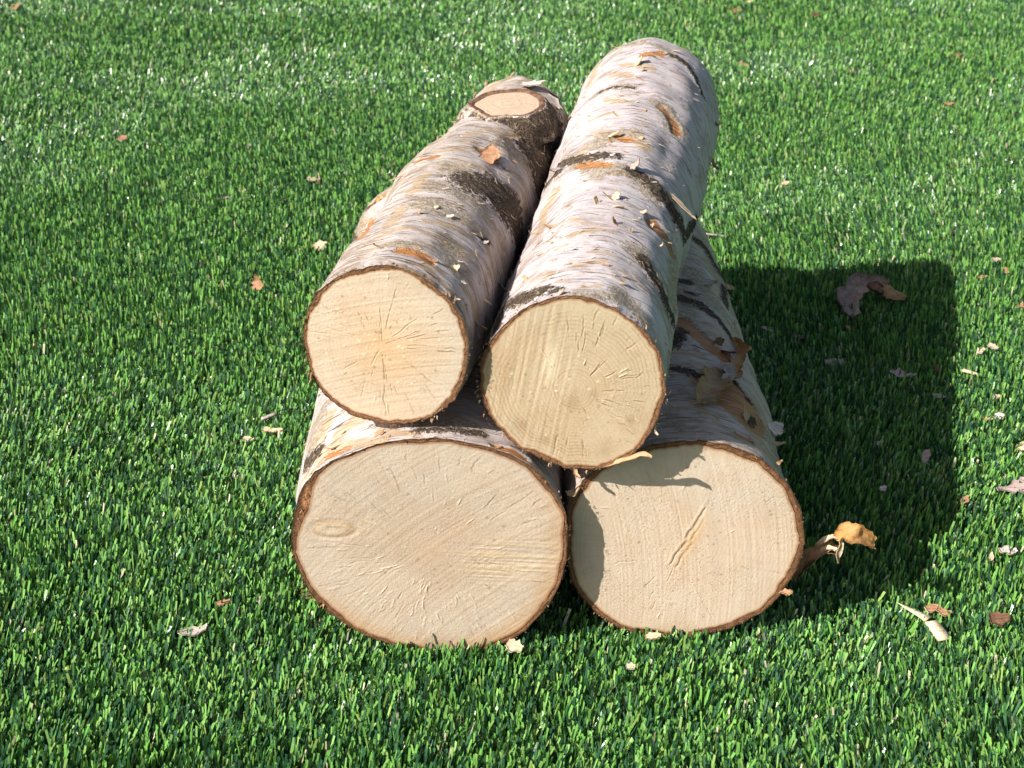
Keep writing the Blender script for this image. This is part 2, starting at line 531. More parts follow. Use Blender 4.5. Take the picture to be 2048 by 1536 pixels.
def seg_field(Pv, pts, rad):
    f = np.zeros(len(Pv))
    if len(pts) == 1:
        pts = [pts[0], pts[0] + 1e-5]
    for a, b in zip(pts[:-1], pts[1:]):
        ab = b - a
        t = np.clip(((Pv - a) @ ab) / max(ab @ ab, 1e-12), 0, 1)
        d = np.linalg.norm(Pv - (a + t[:, None] * ab), axis=1)
        f = np.maximum(f, np.clip(1.05 - .55 * d / rad, 0, 1))
    return f


def grid_faces(rows, cols, wrap=True):
    i = np.arange(rows - 1)[:, None]
    j = np.arange(cols if wrap else cols - 1)[None, :]
    a = i * cols + j
    b = i * cols + (j + 1) % cols
    return np.stack([a, b, b + cols, a + cols], -1).reshape(-1, 4)


MARKS['UR']['T'] = [([(1140, 472), (1195, 456)], .0024), ([(1100, 457), (1160, 442)], .0022), ([(1150, 532), (1205, 522)], .0022), ([(1060, 562), (1105, 545)], .0016),
                    ([(1200, 268), (1290, 292)], .0050), ([(1180, 242), (1220, 226)], .0026), ([(1085, 425), (1075, 470)], .004), ([(1110, 385), (1090, 420)], .005),
                    ([(1165, 300), (1150, 330)], .005), ([(1195, 130), (1180, 165)], .005), ([(1230, 345), (1290, 352)], .0045), ([(1250, 130), (1300, 138)], .005),
                    ([(1175, 505), (1230, 512)], .0014), ([(1110, 500), (1135, 490)], .0014), ([(1160, 575), (1200, 572)], .002), ([(1225, 150), (1260, 152)], .004), ([(1210, 200), (1260, 205)], .003)]
MARKS['UL']['T'] = [([(760, 472), (810, 455)], .0036), ([(850, 440), (905, 452)], .0026), ([(720, 505), (765, 492)], .0036), ([(880, 342), (925, 330)], .0026), ([(820, 382), (875, 370)], .003),
                    ([(930, 272), (985, 262)], .0038), ([(905, 300), (950, 296)], .003), ([(800, 420), (780, 450)], .005), ([(850, 350), (830, 380)], .005), ([(900, 500), (950, 515)], .002),
                    ([(840, 530), (890, 545)], .0024), ([(1000, 270), (1040, 275)], .005), ([(960, 200), (985, 172)], .007), ([(930, 580), (955, 640)], .004)]
MARKS['LR']['T'] = [([(1380, 800), (1440, 850)], .004), ([(1490, 830), (1530, 900)], .008), ([(1400, 570), (1440, 590)], .006), ([(1350, 700), (1400, 712)], .004), ([(1420, 650), (1470, 700)], .005), ([(1510, 800), (1535, 850)], .006)]
MARKS['LL']['T'] = [([(640, 915), (700, 893), (760, 882)], .0070), ([(680, 865), (720, 835)], .0055), ([(640, 880), (660, 830)], .006), ([(760, 862), (820, 868)], .004), ([(705, 520), (730, 450)], .008), ([(600, 990), (615, 950)], .004)]
BVH, ROOT, SURF = {}, {}, {}


def surf_points(k, pts):
    out = []
    for x, y in pts:
        h = BVH[k].ray_cast(Vector(CAM), Vector(ray(x, y)).normalized())
        if h[0] is not None:
            out.append(np.array(h[0]))
        else:
            q = BVH[k].find_nearest(Vector(on_z(x, y, .13 if k[0] == 'L' else .22)))
            out.append(np.array(q[0]))
    return out


LABELS = {
    'LL': 'widest birch log, bottom left, pale oval cut end with a knot near the left rim',
    'LR': 'birch log at bottom right, part shaded cut end with a diagonal split, torn bark',
    'UR': 'birch log on top at the right, whitest bark, darker yellow cut end with saw marks',
    'UL': 'slimmest birch log, top left, cracked cut end in front and a sawn branch stub behind',
}
NEAR_REFINE = np.linspace(0, 1, MROW) ** 1.25


def build_log(k):
    L = LOG[k]
    sd_ = L['seed']
    tt = NEAR_REFINE
    ln = np.linalg.norm(np.array(L['far']) - L['C'])
    v = tt * ln
    Rr, Ct = raw_radius(k, tt)
    env = sstep(0, .03, tt)[:, None]
    # broad swellings, then rings round the log, then small relief
    Rr = Rr + env * (.0050 * (ring_noise(1.4, v, sd_, 14) - .5) + .0030 * (ring_noise(3.5, v, sd_ + 1, 35) - .5))
    Rr = Rr + env * .0016 * (vn(v * 55, 0, 0, sd_ + 2)[:, None] - .5)
    for t0, ts, a0, as_, amp in L['bumps']:
        da = (TH - a0 + math.pi) % (2 * math.pi) - math.pi
        Rr = Rr + amp * np.exp(-((tt - t0) / ts) ** 2)[:, None] * np.exp(-(da / as_) ** 2)[None, :] * env
    e1, e2, n = L['e1'], L['e2'], L['n']
    ct, st = np.cos(TH)[None, :, None], np.sin(TH)[None, :, None]
    dirs = ct * e1 + st * e2

    def pos(Rx):
        return Ct[:, None, :] + Rx[:, :, None] * dirs
    P0 = pos(Rr)
    fq = grid_faces(MROW, K)
    BVH[k] = BVHTree.FromPolygons([tuple(p) for p in P0.reshape(-1, 3)], [tuple(q) for q in fq])
    Pv = P0.reshape(-1, 3)
    masks = []
    for ch in 'RGBT':
        f = np.zeros(len(Pv))
        for pts, rad in MARKS[k].get(ch, []):
            f = np.maximum(f, seg_field(Pv, surf_points(k, pts), rad))
        masks.append(f)
    mR, mG, mB, mT = (m.reshape(MROW, K) for m in masks)
    if k == 'UL':      # swollen collar under the sawn branch
        s0 = surf_points(k, [(1025, 222)])[0]
        d = np.linalg.norm(P0 - s0, axis=2)
        Rr = Rr + .0065 * np.exp(-(d / .034) ** 2)
    lcx = Rr[:, :, None] * dirs
    lc = np.stack([Rr * np.cos(TH)[None, :], np.broadcast_to(v[:, None], Rr.shape), Rr * np.sin(TH)[None, :]], -1)
    Q = lc.reshape(-1, 3)
    n1 = fbm(Q[:, 0] * 240, Q[:, 1] * 420, Q[:, 2] * 240, sd_ + 5, 3).reshape(MROW, K)
    n2 = fbm(Q[:, 0] * 30, Q[:, 1] * 330, Q[:, 2] * 30, sd_ + 6, 3).reshape(MROW, K)
    n3 = fbm(Q[:, 0] * 70, Q[:, 1] * 70, Q[:, 2] * 70, sd_ + 7, 3).reshape(MROW, K)
    dk = sstep(.35, .6, mR + (n1 - .5) * .6)
    pk = sstep(.42, .52, mG + (n2 - .5) * .4)
    Rr = Rr + env * (.0016 * (n3 - .5) + .00045 * (n2 - .5))
    Rr = Rr + dk * (.0030 * (n1 - .35)) * sstep(0, .01, tt)[:, None]
    Rr = Rr - pk * .0013 * sstep(0, .01, tt)[:, None]
    # ragged saw edge
    jag = .0022 * (fbm(np.cos(TH) * 9 + 60, np.sin(TH) * 9 + 60, 0, sd_ + 9, 4) - .5) + .0007 * sstep(.55, .9, vn(np.cos(TH) * 17 + 90, np.sin(TH) * 17 + 90, 0, sd_ + 10)) * (vn(np.cos(TH) * 60, np.sin(TH) * 60, 0, sd_ + 14))
    Rr = Rr + jag[None, :] * (1 - sstep(0, .02, tt))[:, None]
    PP = pos(Rr)
    axj = .0012 * (fbm(np.cos(TH) * 30 + 20, np.sin(TH) * 30 + 20, 0, sd_ + 11, 2) - .3)
    PP[0] -= n[None, :] * axj[:, None]
    root = bpy.data.objects.new('birch_log', None)
    COL.objects.link(root)
    base = L['C'].copy()
    base[2] = L['C'][2] - L['R'].mean()
    root.location = base
    tag(root, LABELS[k], 'log', 'birch logs in the stack')
    ROOT[k] = root
    m = mat_bark('birch_bark', L['tint'], L['tan'], sd_, L['dirt'])
    me = mesh_np('bark', PP.reshape(-1, 3) - base, fq[:, ::-1], [m],
                 cols={'mask': np.stack([x.ravel() for x in (mR, mG, mB, mT)], 1)}, vecs={'lc': lc.reshape(-1, 3)})
    link('bark', me, root)
    BVH[k] = BVHTree.FromPolygons([tuple(p) for p in PP.reshape(-1, 3)], [tuple(q) for q in fq])
    # the brown edge of bark seen round the cut
    bt = .0024 + .0040 * (fbm(np.cos(TH) * 3.5 + 30, np.sin(TH) * 3.5 + 30, 0, sd_ + 12, 3) - .5) + .0005 * (vn(np.cos(TH) * 33, np.sin(TH) * 33, 9, sd_ + 13) - .5)
    bt = np.maximum(bt, .0010)
    if k == 'LL':
        bt = bt + .004 * np.exp(-((TH - 2.72) / .22) ** 2)
    if k == 'LR':
        bt = bt + .001
    nr = 9
    rows, cl, ms = [], [], []
    for i in range(nr):
        q = i / (nr - 1)
        rad = Rr[0] - bt * q
        depth = axj * (1 - q) ** 2 * 1.0 + .0005 * q * (1 - q) * 4 * (vn(TH * 40, q * 3, 0, sd_ + 15) - .5) * 2
        p_ = L['C'][None, :] + rad[:, None] * dirs[0] - n[None, :] * depth[:, None]
        rows.append(p_)
        z = vn(np.cos(TH) * 45 + 9, np.sin(TH) * 45 + 9, q * 4, sd_ + 16)
        outer, mid, inner = np.array([.11, .062, .040]), np.array([.31, .155, .075]), np.array([.15, .07, .038])
        c = outer + (mid - outer) * sstep(0, .45, q)
        c = c + (inner - c) * sstep(.72, 1.0, q)
        c = np.broadcast_to(c, (K, 3))
        if k == 'LL':
            tw = (np.exp(-((TH - 2.72) / .20) ** 2) * sstep(.35, .6, vn(TH * 16, q * 3, 0, 88)))[:, None] * sstep(.3, .5, q)
            c = c * (1 - tw) + np.array([.58, .27, .13]) * tw
        cl.append(c * (.62 + .75 * z)[:, None])
    link('bark_rim', mesh_np('bark_rim', np.concatenate(rows) - base, grid_faces(nr, K), [M_RIM], cols={'col': np.concatenate(cl)}), root)
    L['Rw'] = Rr[0] - bt
    L['base'] = base
    build_face(k)
    # far cut
    far = np.concatenate([np.array(L['far'])[None, :], PP[-1]])
    tri = np.stack([np.zeros(K, int), 1 + np.arange(K), 1 + (np.arange(K) + 1) % K], 1)
    link('cut_face', mesh_np('cut_face', far - base, tri, [M_WOOD], cols={'col': np.tile([[.55, .42, .27]], (len(far), 1))}, smooth=False), root)


def rot2(x, z, deg):
    a = math.radians(deg)
    return x * math.cos(a) + z * math.sin(a), -x * math.sin(a) + z * math.cos(a)


def build_face(k):
    L = LOG[k]
    sd_ = L['seed']
    NR = 120
    s = (np.linspace(0, 1, NR) ** .8)[:, None]
    TF = np.linspace(-math.pi / 2, 1.5 * math.pi, KF, endpoint=False)
    R = np.interp(TF, np.append(TH, 1.5 * math.pi), np.append(L['Rw'], L['Rw'][0]))[None, :]
    px, pz = L['pith2']
    X = px * (1 - s) + s * R * np.cos(TF)[None, :]
    Z = pz * (1 - s) + s * R * np.sin(TF)[None, :]
    sm = np.broadcast_to(s, X.shape)
    th = np.broadcast_to(TF[None, :], X.shape)
    rng = np.random.default_rng(sd_)
    base = {'LL': (.725, .595, .475), 'LR': (.78, .645, .51), 'UR': (.575, .455, .31), 'UL': (.68, .555, .43)}[k]
    c = np.ones(X.shape + (3,)) * np.array(base)

    def mul(mask, col):
        nonlocal c
        c = c * (1 - mask[..., None]) + c * np.array(col) * mask[..., None]

    def to(mask, col):
        nonlocal c
        c = c * (1 - mask[..., None]) + np.array(col) * mask[..., None]
    H = np.zeros(X.shape)
    warp = .03 * (vn(X * 60 + 9, Z * 60 + 9, 0, sd_) - .5)
    nring = {'UR': 25, 'LR': 30, 'LL': 32, 'UL': 22}[k]
    rw = (sm ** .9 + warp * .5) * nring
    fr_ = rw - np.floor(rw)
    amp = vn(np.floor(rw), 0, 0, sd_ + 1)
    rings = sstep(.45, .9, fr_) * (1 - sstep(.92, 1.0, fr_)) * (.25 + .75 * amp) * sstep(.2, .6, fbm(X * 40 + 5, Z * 40, 4, sd_ + 2, 2))
    ra = {'UR': .80, 'LR': .38, 'LL': .28, 'UL': .34}[k]
    mul(rings * ra, (.74, .62, .50))
    ray_ = vn(np.cos(th) * 60 + 80, np.sin(th) * 60 + 80, sm * 7, sd_ + 3)
    mul(sstep(.5, .85, ray_) * .22 * sstep(.2, .5, sm), (.78, .70, .6))
    A = np.full(X.shape, .25)
    blot = fbm(X * 45 + 7, Z * 45 + 7, 0, sd_ + 4, 4)
    mul(sstep(.45, .7, blot) * .35, (.88, .80, .70))
    grey = fbm(X * 28 + 3, Z * 28 + 1, 2, sd_ + 5, 3)
    mul(sstep(.5, .7, grey) * .35, (.86, .90, .92))
    if k == 'UL':
        heart = np.exp(-((X - px) ** 2 + (Z - pz) ** 2) / (2 * .0155 ** 2))
        mul(np.clip(heart * (.6 + .7 * blot), 0, 1) * .8, (1.0, .80, .56))
        mul(sstep(.7, 1, sm) * sstep(-.4, .9, np.cos(th)) * .45, (.82, .86, .88))
    if k == 'LL':
        heart = np.exp(-((X - px - .01) ** 2 / (2 * .03 ** 2) + (Z - pz - .004) ** 2 / (2 * .022 ** 2)))
        mul(heart * .45, (.92, .78, .64))
        edge = sstep(.80, .99, sm) * np.clip(sstep(.1, .8, -np.sin(th)) + sstep(.75, 1, np.cos(th)) * .8, 0, 1)
        mul(edge * .7, (.90, .70, .48))
        tear = np.exp(-((X - .049) ** 2 / (2 * .021 ** 2) + (Z + .009) ** 2 / (2 * .010 ** 2)))
        lines = vn(X * 30, Z * 900 + X * 60, 0, sd_ + 8)
        to(tear * sstep(.35, .75, lines) * .55, (.84, .64, .36))
        H += tear * (lines - .5) * .0011
        # knot near the left rim
        kx, kz = (X + .0565) / .0135, (Z - .016) / .0062
        kr = np.sqrt(kx ** 2 + kz ** 2)
        kring = vn(kr * 5, 0, 0, 4)
        to((1 - sstep(.7, 1.15, kr)) * .24, (.74, .55, .32))
        mul(np.exp(-((kr - .85) / .14) ** 2) * .5, (.72, .55, .36))
        H += np.exp(-((kr - .5) / .35) ** 2) * .0006 * (kring - .3) - np.exp(-((kr - 1) / .15) ** 2) * .0004
    if k == 'UR':
        left = sstep(.006, -.012, X)
        a_, b_ = rot2(X, Z, -10)
        lines = vn(a_ * 520, b_ * 14, 0, sd_ + 8) * .65 + vn(a_ * 1100, b_ * 30, 0, sd_ + 9) * .35
        mul(left * sstep(.5, .75, lines) * .22, (.72, .6, .45))
        H += left * (lines - .5) * .0006
        bright = np.exp(-((X + .011) ** 2 / (2 * .0075 ** 2) + (Z - .011) ** 2 / (2 * .010 ** 2)))
        to(bright * sstep(.42, .62, lines) * .75, (.80, .69, .50))
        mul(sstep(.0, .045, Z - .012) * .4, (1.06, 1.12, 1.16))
        for ax, az, rr_ in ((-.028, -.030, .0035), (.020, -.041, .0045), (-.015, -.038, .003), (.001, -.012, .003), (.012, -.006, .0022), (.034, -.02, .002)):
            mul(np.exp(-((X - ax) ** 2 + (Z - az) ** 2) / (2 * rr_ ** 2)) * .5 * (.4 + blot), (.6, .5, .4))
    if k == 'LR':
        zone = np.clip(sstep(.40, .60, fbm(X * 32 + 4, Z * 32, 0, sd_ + 9, 2)) * .9 + .12, 0, 1)
        A = zone
        tint_ = fbm(X * 22 + 14, Z * 22, 3, sd_ + 10, 2)
        mul(sstep(.48, .68, tint_) * .4, (1.0, .90, .82))
        a_, b_ = rot2(X - .0030, Z - .006, 65)
        sl = sstep(.029, .022, np.abs(a_)) * sstep(.1, .45, vn(a_ * 420, 2, 0, 32))
        wid = .0030 * np.clip(1 - (a_ / .030) ** 2, .03, 1)
        wob = b_ + .0016 * (vn(a_ * 130, 0, 0, 31) - .5) + .0007 * (vn(a_ * 600, 0, 0, 33) - .5)
        slash = np.exp(-(wob / np.maximum(wid * .35, 1e-4)) ** 2) * sl
        slash_tint = np.exp(-((b_ + .003) / .0045) ** 2) * np.exp(-((a_ + .005) / .016) ** 2)  # warm tan tint beside the split
        mul(slash_tint * .8, (.95, .78, .52))
        to(slash * .34, (.34, .23, .13))
        slash2 = np.exp(-((wob + .0034 - a_ * .03) / .0007) ** 2) * sl * sstep(.02, -.01, a_)
        to(slash2 * .35, (.40, .28, .17))
        H -= slash2 * .0006
        H -= slash * .0006
        H += np.exp(-((wob - .0018) / .0009) ** 2) * sl * .0003
        mul(sstep(.86, .99, sm) * .35, (.9, .82, .7))
    # saw marks over the whole cut
    ang = {'UL': 14, 'LL': 38, 'UR': -55, 'LR': -82}[k]
    a_, b_ = rot2(X, Z, ang)
    arc = b_ + a_ * a_ * 1.6
    saw = vn(arc * 850, a_ * 12, 0, sd_ + 20) * .6 + vn(arc * 330, a_ * 5, 0, sd_ + 21) * .4
    H += (saw - .5) * .00042
    mul(sstep(.55, .8, saw) * {'UL': .05, 'LL': .12, 'UR': .10, 'LR': .08}[k], (.85, .78, .68))
    # radial checks: fine dark cracks with wandering lines
    ncr = {'UL': 52, 'LL': 64, 'UR': 46, 'LR': 16}[k]
    for i in range(ncr):
        t0 = rng.uniform(0, 2 * math.pi)
        s0 = rng.uniform(.22, .85) if k != 'LL' else rng.uniform(.38, .88)
        s1 = s0 + rng.uniform(.08, .34)
        if k == 'UR': t0 = rng.uniform(-2.0, 1.9)
        if k == 'UL' and i < 7:
            t0, s0, s1 = [(1.60, .05, .55), (-1.6, .10, .98), (.45, .03, .55), (.75, .15, .60), (-2.1, .06, .35), (1.35, .2, .8), (2.9, .35, .8)][i]
        s1 = min(s1, .99)
        dth = (th - t0 - .07 * (vn(sm * 7, i, 0, sd_ + 30) - .5) - .012 * (vn(sm * 45, i, 0, sd_ + 31) - .5) + math.pi) % (2 * math.pi) - math.pi
        dd = np.abs(dth) * np.maximum(sm, .02) * R
        w = rng.uniform(.00022, .00042)
        gate = sstep(s0, s0 + .04, sm) * (1 - sstep(s1 - .08, s1, sm)) * sstep(.08, .35, vn(sm * 30, i * 3, 0, sd_ + 32))
        cr = np.exp(-(dd / w) ** 2) * gate
        deep = rng.uniform(.22, .75) * (1.0 if k in ('UL', 'UR') else .75)
        to(cr * deep, (.27, .175, .10))
        H -= cr * .0004
        H += np.exp(-((dd - .0007) / .0004) ** 2) * gate * .00012 * (dth > 0)
    # raised fibre ridges, short and thin, with small shadows painted along both sides
    for i in range({'LL': 110, 'LR': 14, 'UR': 8, 'UL': 6}[k]):
        t0 = rng.uniform(0, 2 * math.pi)
        if k == 'LL' and rng.random() < .6: t0 = rng.uniform(2.6, 5.6)
        s0 = rng.uniform(.25, .88)
        s1 = min(s0 + rng.uniform(.05, .16), .97)
        sk = rng.uniform(-.5, .5)
        dth = (th - t0 - sk * (sm - s0) - .035 * (vn(sm * 14, i, 0, sd_ + 41) - .5) - .012 * (vn(sm * 60, i, 0, sd_ + 42) - .5) + math.pi) % (2 * math.pi) - math.pi
        dd = dth * np.maximum(sm, .02) * R
        gate = sstep(s0, s0 + .03, sm) * (1 - sstep(s1 - .04, s1, sm)) * sstep(.15, .4, vn(sm * 30, i * 3, 0, sd_ + 43))
        w = rng.uniform(.00026, .00048)
        rd = np.exp(-(dd / w) ** 2) * gate
        H += rd * rng.uniform(.0003, .0008)
        to(rd * .45, (.86, .74, .55))
        to(np.exp(-((np.abs(dd) - w * 1.6) / (w * .6)) ** 2) * gate * .22, (.40, .29, .18))
    # specks
    for i in range(60):
        a, r_ = rng.uniform(0, 2 * math.pi), rng.uniform(.1, .95)
        sx, sz = px * (1 - r_) + r_ * .9 * np.mean(R) * math.cos(a), pz * (1 - r_) + r_ * .9 * np.mean(R) * math.sin(a)
        q = rng.uniform(.0003, .0008)
        m_ = np.exp(-((X - sx) ** 2 + (Z - sz) ** 2) / (q * q))
        if rng.random() < .6:
            to(m_ * .7, (.25, .17, .10))
        else:
            to(m_ * .6, (.88, .78, .6))
            H += m_ * .0003
    mul(sstep(.972, .995, sm) * .8, (.62, .42, .28))
    H *= (1 - sstep(.96, 1, sm)) * {'LR': .55, 'LL': .5, 'UR': .7, 'UL': .5}[k]
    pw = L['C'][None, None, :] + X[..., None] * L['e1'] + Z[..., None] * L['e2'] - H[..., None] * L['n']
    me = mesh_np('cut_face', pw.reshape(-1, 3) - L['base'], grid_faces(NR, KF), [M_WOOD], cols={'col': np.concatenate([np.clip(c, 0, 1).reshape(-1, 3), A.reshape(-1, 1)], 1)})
    link('cut_face', me, ROOT[k])


for k in ('LL', 'LR', 'UR', 'UL'):
    build_log(k)


# ------------------------------------------------------------------ curls and flakes of bark
def peel_geo(Ln, Wd, lift=0.2, curl=1.0, twist=0.0, cup=0.0, jag=.25, seed=0, n=12, m=6, taper=(0.7, 1.0, .5), thick=.0005):
    r = random.Random(seed)
    ph = r.uniform(0, 50)
    s = np.linspace(0, 1, n)
    phi = lift + curl * s + .35 * (vn(s * 3 + ph, 1, 0, seed) - .5)
    ds = Ln / (n - 1)
    cx = np.concatenate([[0], np.cumsum(np.cos(phi[:-1]) * ds)])
    cz = np.concatenate([[0], np.cumsum(np.sin(phi[:-1]) * ds)])
    wprof = np.interp(s, [0, .5, 1], taper)
    lo = -.5 * wprof * (1 + jag * 2 * (vn(s * 6 + ph, 5, 0, seed + 1) - .5))
    hi = .5 * wprof * (1 + jag * 2 * (vn(s * 6 + ph, 9, 0, seed + 2) - .5))
    V, N = [], []
    for i in range(n):
        tw = twist * s[i]
        for j in range(m):
            q = j / (m - 1)
            y = (lo[i] + (hi[i] - lo[i]) * q) * Wd
            end = (jag * .35 * Ln * (vn(q * 4 + ph, 3, 0, seed + 3) - .5)) * (s[i] ** 3)
            zz = cup * y * y / max(Wd, 1e-5) + .10 * Wd * (vn(q * 2.5 + ph, s[i] * 4, 0, seed + 4) - .5) * s[i]
            yy, zz = y * math.cos(tw) - zz * math.sin(tw), y * math.sin(tw) + zz * math.cos(tw)
            nx, nz = -math.sin(phi[i]), math.cos(phi[i])
            V.append((cx[i] + nx * zz + math.cos(phi[i]) * end, yy, cz[i] + nz * zz + math.sin(phi[i]) * end))
            N.append((nx * math.cos(tw), -math.sin(tw), nz * math.cos(tw)))
    V, N = np.array(V), np.array(N)
    nv = len(V)
    f = grid_faces(n, m, False)
    border = [j for j in range(m)] + [i * m + m - 1 for i in range(1, n)] + [(n - 1) * m + j for j in range(m - 2, -1, -1)] + [i * m for i in range(n - 2, 0, -1)]
    bq = [(border[i], border[i] + nv, border[(i + 1) % len(border)] + nv, border[(i + 1) % len(border)]) for i in range(len(border))]
    F_ = np.concatenate([f[:, ::-1], f + nv, np.array(bq)])
    mi = np.concatenate([np.zeros(len(f), int), np.ones(len(f), int), np.ones(len(bq), int)])
    return np.concatenate([V, V - N * thick]), F_, mi


def frame(t, nn):
    nn = np.array(nn, float); nn /= np.linalg.norm(nn)
    t = np.array(t, float); t = t - nn * (t @ nn); t /= np.linalg.norm(t)
    return np.stack([t, np.cross(nn, t), nn], 1)


def peel_mesh(name, mats, B, loc, off=(0, 0, 0), **kw):
    V, F_, mi = peel_geo(**kw)
    V = V @ B.T + np.array(loc) - np.array(off)
    return mesh_np(name, V, F_, mats, mat_idx=mi)


def log_axes(k, p):
    L = LOG[k]
    ax = np.array(L['far']) - L['C']; ax /= np.linalg.norm(ax)
    rel = p - L['C']
    rad = rel - ax * (rel @ ax)
    rad /= np.linalg.norm(rad)
    circ = np.cross(ax, rad)        # round the log, seen from the cut: anticlockwise... sign settled by caller
    return ax, rad, circ


def flake(k, px, py, Ln, Wd, deg, mats=('cream', 'tan'), name='bark_flake', sink=.0004, label=None, **kw):
    """a flake rooted on the log under (px, py); deg turns it: 0 = round the log to the right, 90 = along it, away"""
    p = surf_points(k, [(px, py)])[0]
    ax, rad, circ = log_axes(k, p)
    if circ[0] < 0 and rad[2] > 0: circ = -circ
    q_ = .74 if label or k == 'LR' else .52
    Ln *= q_; Wd *= q_
    kw['lift'] = kw.get('lift', .2) * .55
    kw.setdefault('jag', .5)
    a = math.radians(deg)
    t = circ * math.cos(a) + ax * math.sin(a)
    me = peel_mesh(name, [P[mats[0]], P[mats[1]]], frame(t, rad), p - rad * sink, LOG[k]['base'], Ln=Ln, Wd=Wd, **kw)
    o = link(name, me, ROOT[k])
    if label: o['label'] = label
    return o


fl = flake
# upper right log
fl('UR', 1262, 132, .016, .012, 10, ('cream', 'tan'), lift=.15, curl=1.2, seed=1, label='pale peeled flake of bark')
fl('UR', 1278, 140, .010, .008, -20, ('white', 'grey'), lift=.5, curl=.6, seed=2)
fl('UR', 1200, 408, .012, .007, 150, ('cream', 'tan'), lift=.6, curl=1.2, seed=3)
fl('UR', 1225, 400, .013, .009, 60, ('cream', 'tan'), lift=.7, curl=1.0, seed=4)
fl('UR', 1235, 412, .010, .010, -70, ('white', 'cream'), lift=.9, curl=.4, seed=5)
fl('UR', 1275, 422, .012, .006, 20, ('cream', 'tan'), lift=.25, curl=.8, seed=6)
fl('UR', 1240, 452, .014, .008, 170, ('tan', 'orange'), lift=.5, curl=1.0, seed=7)
fl('UR', 1300, 455, .009, .004, 80, ('cream', 'tan'), lift=.8, curl=.3, seed=8)
fl('UR', 1318, 492, .008, .003, 40, ('cream', 'tan'), lift=1.0, curl=2.4, seed=9)
fl('UR', 1345, 470, .010, .0035, 100, ('cream', 'tan'), lift=1.0, curl=.5, seed=10)
fl('UR', 1262, 466, .008, .003, 100, ('tan', 'brown'), lift=.9, curl=.5, seed=11)
fl('UR', 1110, 450, .014, .006, 170, ('tan', 'orange'), lift=.25, curl=.9, seed=12)
fl('UR', 1105, 455, .022, .004, 5, ('tan', 'orange'), lift=.05, curl=.3, seed=13)
fl('UR', 1195, 525, .014, .005, -15, ('tan', 'orange'), lift=.1, curl=.4, seed=14)
fl('UR', 1240, 548, .009, .005, -25, ('cream', 'tan'), lift=.5, curl=.4, seed=15)
fl('UR', 1235, 562, .011, .004, -20, ('cream', 'tan'), lift=.4, curl=.4, seed=16)
fl('UR', 1052, 562, .008, .006, 100, ('tan', 'orange'), lift=.6, curl=1.0, seed=17)
fl('UR', 1330, 370, .042, .008, -38, ('cream', 'tan'), lift=.02, curl=.25, seed=18, taper=(.4, 1, .1), label='long tongue of bark lifting beside the dark crack')
fl('UR', 1258, 335, .012, .011, 15, ('grey', 'brown'), lift=.5, curl=1.4, seed=19, label='grey curled knob of bark')
fl('UR', 1215, 312, .010, .007, 20, ('white', 'grey'), lift=.2, curl=.5, seed=20)
fl('UR', 1210, 275, .020, .009, 10, ('cream', 'tan'), lift=.12, curl=.5, seed=21)
fl('UR', 1235, 285, .014, .008, 160, ('tan', 'orange'), lift=.25, curl=.8, seed=22)
fl('UR', 1270, 280, .012, .008, 40, ('tan', 'orange'), lift=.3, curl=.7, seed=23)
fl('UR', 1285, 222, .006, .005, 50, ('orange', 'brown'), lift=.5, curl=.8, seed=24)
fl('UR', 1245, 232, .016, .006, 155, ('cream', 'tan'), lift=.15, curl=.6, seed=25)
fl('UR', 1396, 285, .010, .003, -60, ('cream', 'tan'), lift=.2, curl=.3, seed=26)
fl('UR', 1348, 84, .010, .003, 40, ('orange', 'tan'), lift=.9, curl=.4, seed=27)
fl('UR', 1370, 92, .014, .005, 50, ('cream', 'orange'), lift=.9, curl=.7, seed=28)
fl('UR', 1197, 115, .012, .005, 180, ('cream', 'tan'), lift=.4, curl=.4, seed=29)
fl('UR', 1120, 335, .014, .011, 185, ('grey', 'brown'), lift=.3, curl=.9, seed=30)
fl('UR', 1066, 400, .020, .012, 200, ('cream', 'tan'), lift=.15, curl=.4, seed=31, label='papery lip of bark along the left side')
fl('UR', 1060, 430, .018, .010, 215, ('tan', 'cream'), lift=.15, curl=.5, seed=32)
fl('UR', 1425, 315, .014, .012, 0, ('brown', 'orange'), lift=.6, curl=.9, seed=33, label='brown scrap curling off the shaded side')
fl('UR', 1428, 240, .012, .010, 10, ('brown', 'orange'), lift=.5, curl=.6, seed=34)
fl('UR', 1105, 590, .012, .009, -10, ('cream', 'orange'), lift=.3, curl=.7, seed=35, label='peach scrap beside the black patch')
fl('UR', 985, 690, .017, .010, 200, ('olive', 'tan'), lift=.2, curl=-.5, seed=36, taper=(.4, .8, .7), label='small olive tag of bark hanging off the left rim')
# upper left log
fl('UL', 968, 322, .020, .016, 80, ('orange', 'tan'), lift=.5, curl=.9, jag=.3, seed=41, label='orange scrap of peeled bark standing up')
fl('UL', 985, 318, .013, .010, 60, ('tan', 'orange'), lift=.3, curl=.8, seed=42)
fl('UL', 880, 275, .020, .006, 175, ('orange', 'tan'), lift=.3, curl=.3, seed=43)
fl('UL', 843, 300, .015, .007, 180, ('cream', 'tan'), lift=.6, curl=.3, seed=44)
fl('UL', 815, 340, .026, .006, 205, ('cream', 'tan'), lift=.15, curl=.2, seed=45)
fl('UL', 832, 428, .010, .006, 10, ('tan', 'orange'), lift=.6, curl=.8, seed=46)
fl('UL', 862, 415, .009, .008, 20, ('cream', 'white'), lift=.5, curl=.5, seed=47)
fl('UL', 885, 430, .013, .010, 10, ('white', 'grey'), lift=.1, curl=.6, seed=48)
fl('UL', 965, 482, .008, .006, 20, ('grey', 'dark'), lift=.6, curl=1.2, seed=49)
fl('UL', 905, 535, .009, .008, 40, ('cream', 'tan'), lift=.6, curl=1.0, seed=50)
fl('UL', 920, 555, .011, .005, -30, ('white', 'cream'), lift=.5, curl=.4, seed=51)
